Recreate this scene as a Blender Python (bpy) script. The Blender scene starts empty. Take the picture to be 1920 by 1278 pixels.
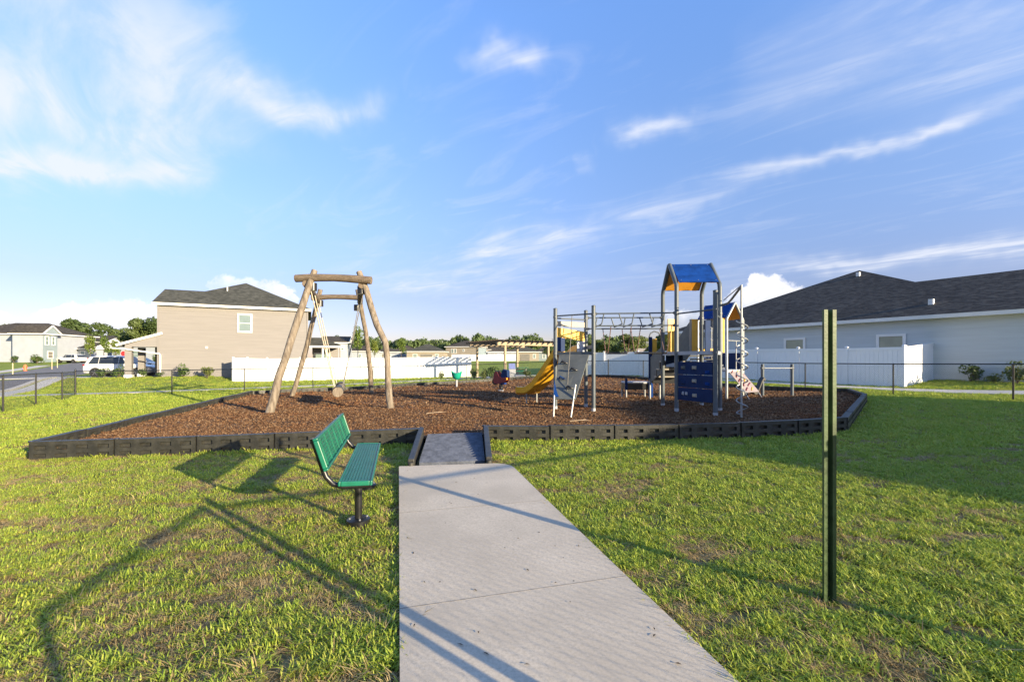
import bpy, math, random
import numpy as np
from mathutils import Vector, Matrix, Quaternion

R = math.radians
SC = bpy.context.scene
COL = SC.collection
random.seed(7)

# ------------------------------------------------------------------ camera
cam = bpy.data.objects.new('camera', bpy.data.cameras.new('camera'))
COL.objects.link(cam)
cam.location = (0, 0, 1.5)
cam.rotation_euler = (R(90), 0, 0)
cam.data.sensor_width = 36
cam.data.lens = 15.0
cam.data.shift_y = 36 / 1920
cam.data.clip_start = .05
cam.data.clip_end = 3000
SC.camera = cam
SC.cycles.max_bounces = 5
SC.cycles.diffuse_bounces = 3
SC.cycles.glossy_bounces = 2
SC.cycles.transmission_bounces = 3

# ------------------------------------------------------------------ sun, sky, exposure
SUN_AZ, SUN_EL = 128.5, 12.2          # degrees clockwise from +Y, above the horizon
sdir = Vector((math.sin(R(SUN_AZ)) * math.cos(R(SUN_EL)), math.cos(R(SUN_AZ)) * math.cos(R(SUN_EL)), math.sin(R(SUN_EL))))
sun = bpy.data.objects.new('sun', bpy.data.lights.new('sun', 'SUN'))
COL.objects.link(sun)
sun.data.energy = 3.4
sun.data.angle = R(.53)
sun.data.color = (1.0, .83, .56)
sun.rotation_euler = sdir.to_track_quat('Z', 'Y').to_euler()
sun.location = (30, -24, 12)
SKY_STRENGTH = .15
SC.view_settings.view_transform = 'Standard'
SC.view_settings.look = 'None'
SC.view_settings.gamma = 1
SC.view_settings.use_curve_mapping = False
SC.view_settings.exposure = 1.9


class NT:
    """small helper that writes node expressions"""
    def __init__(self, tree):
        self.t = tree

    def node(self, kind, **kw):
        n = self.t.nodes.new(kind)
        for k, v in kw.items():
            setattr(n, k, v)
        return n

    def put(self, sock, v):
        if hasattr(v, 'links'):
            self.t.links.new(v, sock)
        elif isinstance(v, (tuple, list)) and sock.type == 'RGBA' and len(v) == 3:
            sock.default_value = (*v, 1)
        else:
            sock.default_value = v

    def m(self, op, a, b=0.0, c=0.0, clamp=False):
        n = self.node('ShaderNodeMath', operation=op, use_clamp=clamp)
        for s, v in zip(n.inputs, (a, b, c)):
            self.put(s, v)
        return n.outputs[0]

    def vec(self, x, y, z=0.0):
        n = self.node('ShaderNodeCombineXYZ')
        for s, v in zip(n.inputs, (x, y, z)):
            self.put(s, v)
        return n.outputs[0]

    def noise(self, v, scale, detail=4, rough=.55, dist=0.0, out=0):
        n = self.node('ShaderNodeTexNoise')
        self.put(n.inputs['Vector'], v)
        n.inputs['Scale'].default_value = scale
        n.inputs['Detail'].default_value = detail
        n.inputs['Roughness'].default_value = rough
        n.inputs['Distortion'].default_value = dist
        return n.outputs[out]

    def step(self, v, a, b, lo=0.0, hi=1.0):
        n = self.node('ShaderNodeMapRange', interpolation_type='SMOOTHSTEP')
        for s, x in zip(n.inputs, (v, a, b, lo, hi)):
            self.put(s, x)
        return n.outputs[0]

    def mix(self, f, a, b, mode='MIX'):
        n = self.node('ShaderNodeMix', data_type='RGBA', blend_type=mode)
        self.put(n.inputs['Factor'], f)
        self.put(n.inputs['A'], a)
        self.put(n.inputs['B'], b)
        return n.outputs['Result']

    def ramp(self, f, stops):
        n = self.node('ShaderNodeValToRGB')
        el = n.color_ramp.elements
        while len(el) < len(stops):
            el.new(.5)
        for e, (p, c) in zip(el, stops):
            e.position = p
            e.color = (*c, 1)
        self.put(n.inputs[0], f)
        return n.outputs[0]


def make_world():
    w = bpy.data.worlds.new('World')
    SC.world = w
    w.use_nodes = True
    t = NT(w.node_tree)
    bg = w.node_tree.nodes['Background']
    sky = t.node('ShaderNodeTexSky')
    sky.sky_type = 'NISHITA'
    sky.sun_disc = False
    sky.sun_elevation = R(SUN_EL)
    sky.sun_rotation = R(SUN_AZ)
    sky.air_density = 1.0
    sky.dust_density = .3
    sky.ozone_density = 2.2
    tc = t.node('ShaderNodeTexCoord')
    d = tc.outputs['Generated']
    sp = t.node('ShaderNodeSeparateXYZ')
    t.put(sp.inputs[0], d)
    x, y, z = sp.outputs
    az = t.m('ARCTAN2', x, y)
    el = t.m('ARCSINE', z)
    pos = t.m('MULTIPLY_ADD', az, 1 / (2 * math.pi), .5)
    zc = t.m('MAXIMUM', z, .05)
    lx, ly = t.m('DIVIDE', x, zc), t.m('DIVIDE', y, zc)
    # wind-drawn texture of the high cloud layer
    wv = t.vec(t.m('ADD', t.m('MULTIPLY', lx, -.38), t.m('MULTIPLY', ly, .40)), t.m('ADD', t.m('MULTIPLY', lx, 1.08), t.m('MULTIPLY', ly, 1.03)), .3)
    fib = t.noise(wv, 2.0, 7, .60, .9)
    wn = t.node('ShaderNodeSeparateXYZ')
    t.put(wn.inputs[0], t.noise(d, 5.0, 4, .6, 0.0, 1))
    wob = t.m('MULTIPLY_ADD', wn.outputs[0], .13, -.065)
    pe = t.m('ADD', el, wob)
    ppos = t.m('ADD', pos, t.m('MULTIPLY_ADD', wn.outputs[1], .03, -.015))

    def lut(stops):
        """azimuth -> (elevation of the streak, half width, weight)"""
        n = t.node('ShaderNodeValToRGB')
        es = n.color_ramp.elements
        while len(es) < len(stops):
            es.new(.5)
        for e, (a0, e0, wd, wt) in zip(es, stops):
            e.position = a0 / (2 * math.pi) + .5
            e.color = (e0, wd * 5, wt, 1)
        t.put(n.inputs[0], ppos)
        q = t.node('ShaderNodeSeparateColor')
        t.put(q.inputs[0], n.outputs[0])
        de = t.m('DIVIDE', t.m('SUBTRACT', pe, q.outputs[0]), q.outputs[1])
        return t.m('MULTIPLY', t.m('EXPONENT', t.m('MULTIPLY', t.m('MULTIPLY', de, de), -25.0)), q.outputs[2])

    high = [(-2.8, .5, .05, .5), (-2.1, .4, .03, .1), (-1.5, .5, .07, .5), (-1.0, .52, .08, .3), (-.82, .53, .09, .55), (-.70, .50, .08, .62), (-.60, .50, .05, .75),
            (-.50, .487, .03, .95), (-.38, .497, .025, 1.0), (-.31, .512, .022, .75), (-.26, .52, .03, .0), (-.10, .625, .016, .0), (-.05, .627, .017, .7), (.03, .625, .018, .7), (.10, .617, .015, .0),
            (.125, .436, .016, .0), (.165, .437, .018, .6), (.20, .437, .016, .0), (.223, .505, .02, .0), (.29, .49, .024, .8), (.36, .475, .018, .5), (.40, .47, .02, .0),
            (.50, .52, .06, .15), (.68, .50, .08, .32), (.88, .45, .08, .3), (1.3, .5, .06, .4), (2.0, .45, .05, .1), (2.7, .5, .05, .5)]
    mid = [(-2.5, .3, .04, .5), (-1.6, .28, .03, .3), (-1.0, .27, .02, .75), (-.88, .290, .022, .85), (-.78, .303, .022, .95), (-.70, .335, .025, .8), (-.62, .36, .02, .3), (-.55, .37, .02, .0),
           (-.30, .165, .012, .0), (-.25, .165, .015, .55), (-.16, .168, .014, .4), (-.14, .21, .03, .1), (-.08, .235, .034, .68), (.05, .258, .034, .6), (.20, .29, .032, .52), (.35, .322, .026, .48),
           (.50, .35, .020, .42), (.62, .366, .011, .6), (.74, .373, .010, .7), (.84, .380, .012, .5), (.95, .39, .014, .4), (1.4, .42, .03, .4), (2.1, .25, .03, .5), (2.8, .3, .04, .3)]
    low = [(-2.9, .2, .03, .3), (-1.7, .25, .04, .3), (-1.0, .37, .065, .55), (-.85, .38, .06, .75), (-.74, .40, .05, .7), (-.66, .40, .045, .6), (-.56, .41, .04, .28), (-.46, .41, .03, .0),
           (-.45, .2, .04, .0), (-.2, .19, .05, .25), (.1, .16, .05, .2), (.35, .15, .04, .15), (.52, .175, .02, .2), (.60, .180, .014, .6), (.72, .181, .016, .75), (.88, .178, .018, .75), (1.2, .19, .02, .4), (2.0, .3, .05, .3), (2.8, .22, .03, .3)]
    total = t.m('ADD', t.m('ADD', lut(high), lut(mid)), lut(low))
    tex = t.step(fib, .28, .70, .18, 1.05)
    cir = t.m('MULTIPLY', total, tex)
    veil = t.m('MULTIPLY', t.step(fib, .50, .72, 0, .16), t.step(el, .05, .3))
    cir = t.m('MINIMUM', t.m('ADD', cir, veil), .86)
    # heaped clouds low over the horizon: azimuth -> (top, bottom)
    heaps = [(-3.0, .06, .0), (-2.4, .12, .05), (-1.9, .03, .0), (-1.4, .12, .04), (-1.0, .05, .02), (-.90, .075, .03), (-.865, .07, .03), (-.845, .03, .03), (-.84, .078, .02), (-.815, .100, .02), (-.775, .088, .02), (-.745, .114, .02),
             (-.70, .104, .02), (-.665, .06, .02), (-.64, .0, .12), (-.62, .148, .135), (-.59, .168, .135), (-.55, .155, .13), (-.515, .170, .12), (-.485, .160, .11), (-.45, .13, .10), (-.43, .0, .1),
             (.28, .0, .09), (.33, .105, .085), (.37, .118, .08), (.41, .108, .09), (.45, .12, .10), (.485, .155, .10), (.52, .182, .09), (.555, .160, .09), (.59, .152, .09), (.64, .10, .09)]
    n = t.node('ShaderNodeValToRGB')
    es = n.color_ramp.elements
    while len(es) < len(heaps):
        es.new(.5)
    for e, (a0, tp, bt) in zip(es, heaps):
        e.position = a0 / (2 * math.pi) + .5
        e.color = (tp * 4, bt * 4, 0, 1)
    pn = t.node('ShaderNodeSeparateXYZ')
    t.put(pn.inputs[0], t.noise(d, 26.0, 5, .62, 0.0, 1))
    t.put(n.inputs[0], t.m('ADD', pos, t.m('MULTIPLY_ADD', pn.outputs[0], .012, -.006)))
    q = t.node('ShaderNodeSeparateColor')
    t.put(q.inputs[0], n.outputs[0])
    ce = t.m('ADD', el, t.m('MULTIPLY_ADD', pn.outputs[1], .045, -.0225))
    topd = t.m('SUBTRACT', t.m('MULTIPLY', q.outputs[0], .25), ce)
    botd = t.m('SUBTRACT', ce, t.m('MULTIPLY', q.outputs[1], .25))
    cm = t.m('MULTIPLY', t.step(topd, -.001, .010, 0, .95), t.step(botd, -.02, .05))
    puffy = pn.outputs[2]
    # colours
    grad = t.ramp(el, [(0.0, (.29, .24, .315)), (.14, (.33, .275, .355)), (.3, (.465, .435, .52)), (.45, (.53, .54, .65)), (.68, (.60, .68, .87)), (1.0, (.60, .68, .87))])
    skyc = t.mix(1.0, sky.outputs[0], grad, 'MULTIPLY')
    skyc = t.mix(1.0, skyc, (SKY_MUL, SKY_MUL, SKY_MUL), 'MULTIPLY')
    c1 = t.mix(cir, skyc, (CLOUD * .95, CLOUD * .985, CLOUD * 1.09))
    cumc = t.mix(t.step(puffy, .35, .65), (CLOUD * 1.02, CLOUD * 1.04, CLOUD * 1.16), (CLOUD * 1.4, CLOUD * 1.36, CLOUD * 1.34))
    c2 = t.mix(cm, c1, cumc)
    t.put(bg.inputs[0], c2)
    bg.inputs[1].default_value = SKY_STRENGTH


SKY_MUL = 1.0
CLOUD = 1.72
make_world()


# ------------------------------------------------------------------ mesh building
class MB:
    def __init__(self):
        self.v, self.f, self.mi = [], [], []
        self.cur = 0

    def add(self, vs, fs):
        o = len(self.v)
        self.v += [tuple(p) for p in vs]
        self.f += [tuple(i + o for i in f) for f in fs]
        self.mi += [self.cur] * len(fs)
        return self

    BOXF = [(0, 3, 2, 1), (4, 5, 6, 7), (0, 1, 5, 4), (1, 2, 6, 5), (2, 3, 7, 6), (3, 0, 4, 7)]

    def box(self, c, s, rz=0.0):
        cx, cy, cz = c
        hx, hy, hz = s[0] / 2, s[1] / 2, s[2] / 2
        ca, sa = math.cos(rz), math.sin(rz)
        vs = []
        for z in (-hz, hz):
            for x, y in ((-hx, -hy), (hx, -hy), (hx, hy), (-hx, hy)):
                vs.append((cx + x * ca - y * sa, cy + x * sa + y * ca, cz + z))
        return self.add(vs, MB.BOXF)

    def beam(self, p0, p1, w, h, up=(0, 0, 1)):
        p0, p1 = Vector(p0), Vector(p1)
        d = (p1 - p0).normalized()
        s = d.cross(Vector(up))
        if s.length < 1e-4:
            s = Vector((1, 0, 0))
        s.normalize()
        u = s.cross(d)
        vs = []
        for p in (p0, p1):
            for a, b in ((-1, -1), (1, -1), (1, 1), (-1, 1)):
                vs.append(p + s * a * w / 2 + u * b * h / 2)
        return self.add(vs, MB.BOXF)

    def extrude(self, pts, vec):
        pts = [Vector(p) for p in pts]
        n = len(pts)
        vec = Vector(vec)
        vs = pts + [p + vec for p in pts]
        fs = [tuple(range(n - 1, -1, -1)), tuple(range(n, 2 * n))]
        fs += [(i, (i + 1) % n, (i + 1) % n + n, i + n) for i in range(n)]
        return self.add(vs, fs)

    def tube(self, pts, r, n=8, caps=True, closed=False):
        pts = [Vector(p) for p in pts]
        rs = r if isinstance(r, (list, tuple)) else [r] * len(pts)
        k = len(pts)
        tang = []
        for i in range(k):
            a = pts[i - 1] if (i > 0 or closed) else pts[i]
            b = pts[(i + 1) % k] if (i < k - 1 or closed) else pts[i]
            tang.append((b - a).normalized())
        ref = Vector((0, 0, 1)) if abs(tang[0].z) < .9 else Vector((1, 0, 0))
        u = tang[0].cross(ref).normalized()
        vs = []
        for i in range(k):
            u = (u - tang[i] * u.dot(tang[i])).normalized()
            w = tang[i].cross(u)
            for j in range(n):
                a = 2 * math.pi * j / n
                vs.append(pts[i] + (u * math.cos(a) + w * math.sin(a)) * rs[i])
        fs = []
        for i in range(k if closed else k - 1):
            i2 = (i + 1) % k
            for j in range(n):
                j2 = (j + 1) % n
                fs.append((i * n + j, i * n + j2, i2 * n + j2, i2 * n + j))
        if caps and not closed:
            fs.append(tuple(range(n - 1, -1, -1)))
            fs.append(tuple((k - 1) * n + j for j in range(n)))
        return self.add(vs, fs)

    def lathe(self, prof, c, n=16):
        vs, fs = [], []
        for r, z in prof:
            for j in range(n):
                a = 2 * math.pi * j / n
                vs.append((c[0] + r * math.cos(a), c[1] + r * math.sin(a), c[2] + z))
        for i in range(len(prof) - 1):
            for j in range(n):
                j2 = (j + 1) % n
                fs.append((i * n + j, i * n + j2, (i + 1) * n + j2, (i + 1) * n + j))
        fs.append(tuple(range(n - 1, -1, -1)))
        fs.append(tuple((len(prof) - 1) * n + j for j in range(n)))
        return self.add(vs, fs)

    def mesh(self, name, mats, off=(0, 0, 0), smooth=False):
        me = bpy.data.meshes.new(name)
        ox, oy, oz = off
        me.from_pydata([(x - ox, y - oy, z - oz) for x, y, z in self.v], [], self.f)
        for m in (mats if isinstance(mats, (list, tuple)) else [mats]):
            me.materials.append(m)
        me.polygons.foreach_set('material_index', self.mi)
        if smooth:
            me.polygons.foreach_set('use_smooth', [True] * len(me.polygons))
            me.set_sharp_from_angle(angle=R(38))
        me.update()
        return me

    def build(self, name, mats, parent=None, smooth=False, base=None, bev=0.0):
        """one mesh object; coordinates given in world space (or in the parent's own space when it sits at the origin)"""
        off = WL.get(parent.name, (0, 0, 0)) if parent else (base or (0, 0, 0))
        o = bpy.data.objects.new(name, self.mesh(name, mats, off, smooth))
        COL.objects.link(o)
        if parent:
            o.parent = parent
        else:
            o.location = off
        WL[o.name] = tuple(off)
        if bev:
            b = o.modifiers.new('bevel', 'BEVEL')
            b.width = bev
            b.segments = 2
            b.limit_method = 'ANGLE'
        return o


WL = {}


def tag(o, label=None, cat=None, group=None, kind=None):
    for k, v in (('label', label), ('category', cat), ('group', group), ('kind', kind)):
        if v:
            o[k] = v
    return o


def thing(name, loc, label, cat, group=None):
    o = bpy.data.objects.new(name, None)
    COL.objects.link(o)
    o.location = loc
    o.empty_display_size = .2
    WL[o.name] = tuple(loc)
    return tag(o, label, cat, group)


def dup(root, loc, rz=0.0, label=None, group=None, scale=None, parent=None):
    r = root.copy()
    COL.objects.link(r)
    r.location = loc
    r.rotation_euler = (0, 0, rz)
    if scale:
        r.scale = scale
    if label:
        r['label'] = label
    if group:
        r['group'] = group
    if parent:
        r.parent = parent
    for ch in list(root.children):
        c = ch.copy()
        COL.objects.link(c)
        c.parent = r
        for g in list(ch.children):
            e = g.copy()
            COL.objects.link(e)
            e.parent = c
    return r


# ------------------------------------------------------------------ materials
MATS = {}


def pmat(name, col, rough=.6, var=.12, vscale=3.0, bump=0.0, bscale=40.0, metal=0.0, stretch=None, col2=None, spec=.5, detail=5, coat=0.0):
    if name in MATS:
        return MATS[name]
    m = bpy.data.materials.new(name)
    m.use_nodes = True
    t = NT(m.node_tree)
    b = m.node_tree.nodes['Principled BSDF']
    tc = t.node('ShaderNodeTexCoord')
    v = tc.outputs['Object']
    if stretch:
        mp = t.node('ShaderNodeMapping')
        mp.inputs['Scale'].default_value = stretch
        t.put(mp.inputs[0], v)
        v = mp.outputs[0]
    if var or col2:
        n = t.noise(v, vscale, detail, .6)
        c2 = col2 or tuple(min(1, c * (1 + var)) for c in col)
        c1 = col if col2 else tuple(c * (1 - var) for c in col)
        t.put(b.inputs['Base Color'], t.mix(t.step(n, .3, .7), c1, c2))
    else:
        b.inputs['Base Color'].default_value = (*col, 1)
    b.inputs['Roughness'].default_value = rough
    b.inputs['Metallic'].default_value = metal
    b.inputs['Specular IOR Level'].default_value = spec
    if coat:
        b.inputs['Coat Weight'].default_value = coat
        b.inputs['Coat Roughness'].default_value = .08
    if bump:
        bn = t.node('ShaderNodeBump')
        bn.inputs['Strength'].default_value = bump
        bn.inputs['Distance'].default_value = .02
        t.put(bn.inputs['Height'], t.noise(v, bscale, 4, .6))
        t.put(b.inputs['Normal'], bn.outputs[0])
    MATS[name] = m
    return m


def leaf_mat(name, stops, trans=.35, wscale=.35, dry=None, rough=.55, drywt=(.45, .62)):
    """foliage: colour varies per instance and in patches over the ground; part of the light passes through"""
    m = bpy.data.materials.new(name)
    m.use_nodes = True
    nt = m.node_tree
    t = NT(nt)
    b = nt.nodes['Principled BSDF']
    out = nt.nodes['Material Output']
    oi = t.node('ShaderNodeObjectInfo')
    ge = t.node('ShaderNodeNewGeometry')
    f = t.m('ADD', t.m('MULTIPLY', oi.outputs['Random'], .6), t.m('MULTIPLY', t.noise(ge.outputs['Position'], wscale, 5, .65), .5), clamp=True)
    c = t.ramp(f, stops)
    if dry:
        c = t.mix(t.step(t.noise(ge.outputs['Position'], wscale * 2.3, 5, .7), drywt[0], drywt[1], 0, .8), c, dry)
    t.put(b.inputs['Base Color'], c)
    b.inputs['Roughness'].default_value = rough
    b.inputs['Specular IOR Level'].default_value = .3
    tr = t.node('ShaderNodeBsdfTranslucent')
    t.put(tr.inputs[0], c)
    mx = t.node('ShaderNodeMixShader')
    mx.inputs[0].default_value = trans
    nt.links.new(b.outputs[0], mx.inputs[1])
    nt.links.new(tr.outputs[0], mx.inputs[2])
    nt.links.new(mx.outputs[0], out.inputs[0])
    return m


def concrete_mat():
    m = bpy.data.materials.new('concrete')
    m.use_nodes = True
    t = NT(m.node_tree)
    b = m.node_tree.nodes['Principled BSDF']
    ge = t.node('ShaderNodeNewGeometry')
    p = ge.outputs['Position']
    big = t.noise(p, .9, 5, .6)
    fine = t.noise(p, 55, 6, .7)
    c = t.mix(t.step(big, .32, .68), (.46, .395, .30), (.62, .535, .41))
    c = t.mix(t.step(fine, .35, .75), c, (.41, .35, .26), 'MIX')
    vor = t.node('ShaderNodeTexVoronoi')
    vor.inputs['Scale'].default_value = 3.2
    t.put(vor.inputs['Vector'], t.vec(0, 0, 0))
    t.put(vor.inputs['Vector'], p)
    spot = t.step(vor.outputs['Distance'], .012, .03, 1, 0)
    c = t.mix(spot, c, (.06, .05, .04))
    # broom marks across the walk
    mp = t.node('ShaderNodeMapping')
    mp.inputs['Rotation'].default_value = (0, 0, R(-14.9))
    mp.inputs['Scale'].default_value = (1.2, 60, 1)
    t.put(mp.inputs[0], p)
    broom = t.noise(mp.outputs[0], 1.6, 3, .5)
    t.put(b.inputs['Base Color'], c)
    b.inputs['Roughness'].default_value = .85
    bn = t.node('ShaderNodeBump')
    bn.inputs['Strength'].default_value = .22
    bn.inputs['Distance'].default_value = .003
    t.put(bn.inputs['Height'], t.m('ADD', t.m('MULTIPLY', broom, .25), fine))
    t.put(b.inputs['Normal'], bn.outputs[0])
    return m


def lawn_mat():
    m = bpy.data.materials.new('lawn_soil')
    m.use_nodes = True
    t = NT(m.node_tree)
    b = m.node_tree.nodes['Principled BSDF']
    ge = t.node('ShaderNodeNewGeometry')
    p = ge.outputs['Position']
    sp = t.node('ShaderNodeSeparateXYZ')
    t.put(sp.inputs[0], p)
    n1 = t.noise(p, .25, 6, .65)
    n2 = t.noise(p, 9, 5, .7)
    green = t.mix(t.step(n1, .35, .68), (.22, .28, .045), (.30, .33, .065))
    green = t.mix(t.step(n2, .35, .7, 0, .6), green, (.12, .16, .03))
    thatch = t.mix(t.step(n2, .35, .65), (.085, .068, .032), (.29, .22, .095))
    far = t.step(sp.outputs[1], 11, 19)
    side = t.m('SUBTRACT', t.m('ABSOLUTE', sp.outputs[0]), t.m('MULTIPLY', sp.outputs[1], 1.4))
    far = t.m('MAXIMUM', far, t.step(side, .8, 2.6))
    t.put(b.inputs['Base Color'], t.mix(far, thatch, green))
    b.inputs['Roughness'].default_value = .9
    b.inputs['Specular IOR Level'].default_value = .1
    bn = t.node('ShaderNodeBump')
    bn.inputs['Strength'].default_value = .8
    bn.inputs['Distance'].default_value = .05
    t.put(bn.inputs['Height'], n2)
    t.put(b.inputs['Normal'], bn.outputs[0])
    return m


def mulch_mat(name='mulch_ground', inst=False):
    m = bpy.data.materials.new(name)
    m.use_nodes = True
    t = NT(m.node_tree)
    b = m.node_tree.nodes['Principled BSDF']
    ge = t.node('ShaderNodeNewGeometry')
    p = ge.outputs['Position']
    big = t.noise(p, .45, 4, .6)
    if inst:
        oi = t.node('ShaderNodeObjectInfo')
        f = oi.outputs['Random']
    else:
        vo = t.node('ShaderNodeTexVoronoi')
        vo.inputs['Scale'].default_value = 22
        t.put(vo.inputs['Vector'], p)
        sx = t.node('ShaderNodeSeparateXYZ')
        t.put(sx.inputs[0], vo.outputs['Color'])
        f = sx.outputs[0]
        bn = t.node('ShaderNodeBump')
        bn.inputs['Strength'].default_value = .9
        bn.inputs['Distance'].default_value = .04
        t.put(bn.inputs['Height'], t.m('ADD', vo.outputs['Distance'], t.noise(p, 14, 5, .7)))
        t.put(b.inputs['Normal'], bn.outputs[0])
    c = t.ramp(f, [(0, (.048, .025, .013)), (.35, (.098, .050, .024)), (.6, (.15, .078, .037)), (.82, (.205, .116, .058)), (1.0, (.31, .21, .12))])
    red = t.mix(t.step(big, .5, .7, 0, .45), c, t.mix(1.0, c, (1.45, .92, .6), 'MULTIPLY'))
    t.put(b.inputs['Base Color'], red)
    b.inputs['Roughness'].default_value = .85
    b.inputs['Specular IOR Level'].default_value = .15
    return m


def shingle_mat(name, c1, c2):
    m = bpy.data.materials.new(name)
    m.use_nodes = True
    t = NT(m.node_tree)
    b = m.node_tree.nodes['Principled BSDF']
    ge = t.node('ShaderNodeNewGeometry')
    p = ge.outputs['Position']
    mp = t.node('ShaderNodeMapping')
    mp.inputs['Scale'].default_value = (1.4, 1.4, 7.5)
    t.put(mp.inputs[0], p)
    n = t.noise(mp.outputs[0], 1.8, 3, .7)
    n2 = t.noise(p, .5, 4, .6)
    c = t.mix(t.step(n, .38, .62), c1, c2)
    c = t.mix(t.step(n2, .3, .75, 0, .5), c, tuple(x * .75 for x in c1))
    t.put(b.inputs['Base Color'], c)
    b.inputs['Roughness'].default_value = .9
    b.inputs['Specular IOR Level'].default_value = .2
    bn = t.node('ShaderNodeBump')
    bn.inputs['Strength'].default_value = .5
    bn.inputs['Distance'].default_value = .03
    t.put(bn.inputs['Height'], n)
    t.put(b.inputs['Normal'], bn.outputs[0])
    return m


M_CONC = concrete_mat()
M_WALK = pmat('pale_concrete', (.5, .47, .40), .85, .1, 2.0)
M_LAWN = lawn_mat()
M_MULCH = mulch_mat()
M_CHIP = mulch_mat('mulch_chip', True)
M_ASPH = pmat('asphalt', (.155, .148, .14), .9, .15, 1.5, .3, 60)
M_BORDER = pmat('border_plastic', (.018, .018, .015), .5, .25, 6, .25, 30, col2=(.040, .039, .032))
M_RAMP = pmat('rubber_ramp', (.07, .08, .105), .6, .3, 8, .5, 25)
M_BLACK = pmat('black_coating', (.012, .012, .013), .35, .2, 10)
M_STEEL = pmat('galvanised_steel', (.30, .31, .31), .45, .12, 12, .05, 80, metal=.5)
M_POST = pmat('grey_powder_coat', (.088, .105, .118), .42, .08, 8, spec=.35)
M_CLAMP = pmat('grey_clamp', (.1, .11, .12), .5, .1, 8)
M_BLUE = pmat('blue_plastic', (.005, .040, .19), .6, .25, 4, .05, 60, spec=.12)
M_NAVY = pmat('navy_plastic', (.006, .024, .085), .6, .15, 5, .05, 60, spec=.2)
M_YEL = pmat('yellow_plastic', (.72, .40, .035), .45, .08, 5)
M_SLIDE = pmat('slide_yellow', (.78, .42, .03), .35, .08, 4)
M_ORANGE = pmat('orange_plastic', (.75, .33, .03), .5, .08, 5)
M_GREY = pmat('grey_panel', (.10, .108, .10), .6, .15, 4, .1, 50)
M_BEIGE = pmat('beige_plastic', (.32, .29, .235), .55, .08, 6)
M_PALE = pmat('pale_panel', (.36, .375, .40), .5, .08, 6)
M_REDP = pmat('red_plastic', (.16, .018, .022), .45, .15, 6)
M_ROPE = pmat('rope', (.45, .39, .29), .9, .2, 30, .5, 90)
M_ROPED = pmat('dark_rope', (.16, .15, .13), .9, .2, 30, .5, 90)
M_LOG = pmat('weathered_wood', (.12, .092, .064), .85, .2, 2.2, .9, 16, stretch=(7, 7, 1.0), col2=(.275, .228, .172))
M_LOGH = pmat('weathered_wood_beam', (.09, .066, .043), .85, .2, 2.2, .9, 16, stretch=(1.5, 1.5, 9), col2=(.215, .165, .115))
M_GREEN = pmat('green_coated_steel', (.006, .125, .075), .4, .15, 8, .06, 120)
M_UPOST = pmat('green_painted_steel', (.045, .075, .026), .5, .35, 7, .1, 60, spec=.3)
M_VINYL = pmat('white_vinyl', (.80, .80, .80), .45, .03, .7)
M_TRIM = pmat('white_trim', (.72, .71, .68), .55, .04, 2)
M_TAN = pmat('tan_siding', (.198, .186, .178), .75, .06, 1.2, stretch=(.4, .4, 6))
M_BLUEG = pmat('blue_grey_siding', (.50, .535, .54), .75, .05, 1.2, stretch=(.4, .4, 6))
M_CREAM = pmat('cream_siding', (.28, .245, .19), .75, .05, 1)
M_WHITES = pmat('white_siding', (.31, .335, .375), .75, .05, 1)
M_PBLUE = pmat('pale_blue_siding', (.20, .25, .275), .75, .05, 1)
M_GSIDE = pmat('grey_siding', (.26, .285, .32), .75, .05, 1)
M_GLASS = pmat('window_glass', (.16, .21, .20), .12, .1, 1.5, spec=.7)
M_BLIND = pmat('window_blind', (.15, .20, .205), .25, .06, 2, spec=.6)
M_BLINDW = pmat('window_blind_warm', (.30, .30, .22), .25, .08, 2, spec=.6)
M_DARKGL = pmat('dark_glass', (.02, .025, .03), .06, .1, 3, spec=.8)
M_ROOF = shingle_mat('dark_shingles', (.036, .032, .027), (.095, .085, .070))
M_ROOF2 = shingle_mat('tan_house_shingles', (.040, .042, .034), (.095, .095, .08))
M_GARAGE = pmat('garage_shade', (.16, .15, .13), .6, .1, 2)
M_PINE = pmat('pergola_pine', (.32, .245, .155), .7, .15, 3, stretch=(5, 5, 1))
M_PINE_SHADE = pmat('pergola_pine_shade', (.055, .036, .022), .8, .2, 3)  # same pine with shade painted into its colour, for rafters and slats
M_CARW = pmat('white_car_paint', (.62, .62, .61), .25, .02, 2, coat=.6)
M_TYRE = pmat('tyre_rubber', (.015, .015, .015), .8, .1, 8)
M_RIM = pmat('alloy_rim', (.3, .3, .31), .3, .1, 8, metal=.8)
M_RED = pmat('tail_light_red', (.3, .01, .012), .2, .05, 8)
M_SIGN = pmat('sign_red', (.6, .03, .03), .4, .05, 8)
M_HYD = pmat('orange_marker', (.75, .16, .06), .6, .1, 8)
M_STAKE = pmat('pine_stake', (.62, .52, .33), .8, .1, 8)
M_BARK = pmat('tree_bark', (.10, .08, .06), .9, .3, 4, .6, 12)
M_TEAL = pmat('teal_plastic', (.01, .28, .19), .35, .08, 6)
M_GRASS = leaf_mat('grass_blades', [(0, (.20, .31, .035)), (.4, (.31, .41, .05)), (.7, (.41, .46, .066)), (1, (.50, .485, .095))], .36, .55, (.42, .31, .10), .5, (.56, .76))
M_STRAW = leaf_mat('dry_grass', [(0, (.20, .14, .06)), (.45, (.36, .26, .11)), (1, (.52, .41, .19))], .2, .9)
M_OAK = leaf_mat('oak_leaves', [(0, (.032, .058, .018)), (.5, (.085, .125, .034)), (1, (.16, .19, .06))], .3, .12)
M_WOOD = leaf_mat('woodland_leaves', [(0, (.04, .068, .026)), (.5, (.09, .135, .045)), (1, (.15, .19, .07))], .3, .06)
M_SHRUB = leaf_mat('shrub_leaves', [(0, (.03, .06, .015)), (.5, (.08, .13, .03)), (1, (.17, .18, .05))], .3, 1.5)
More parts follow.
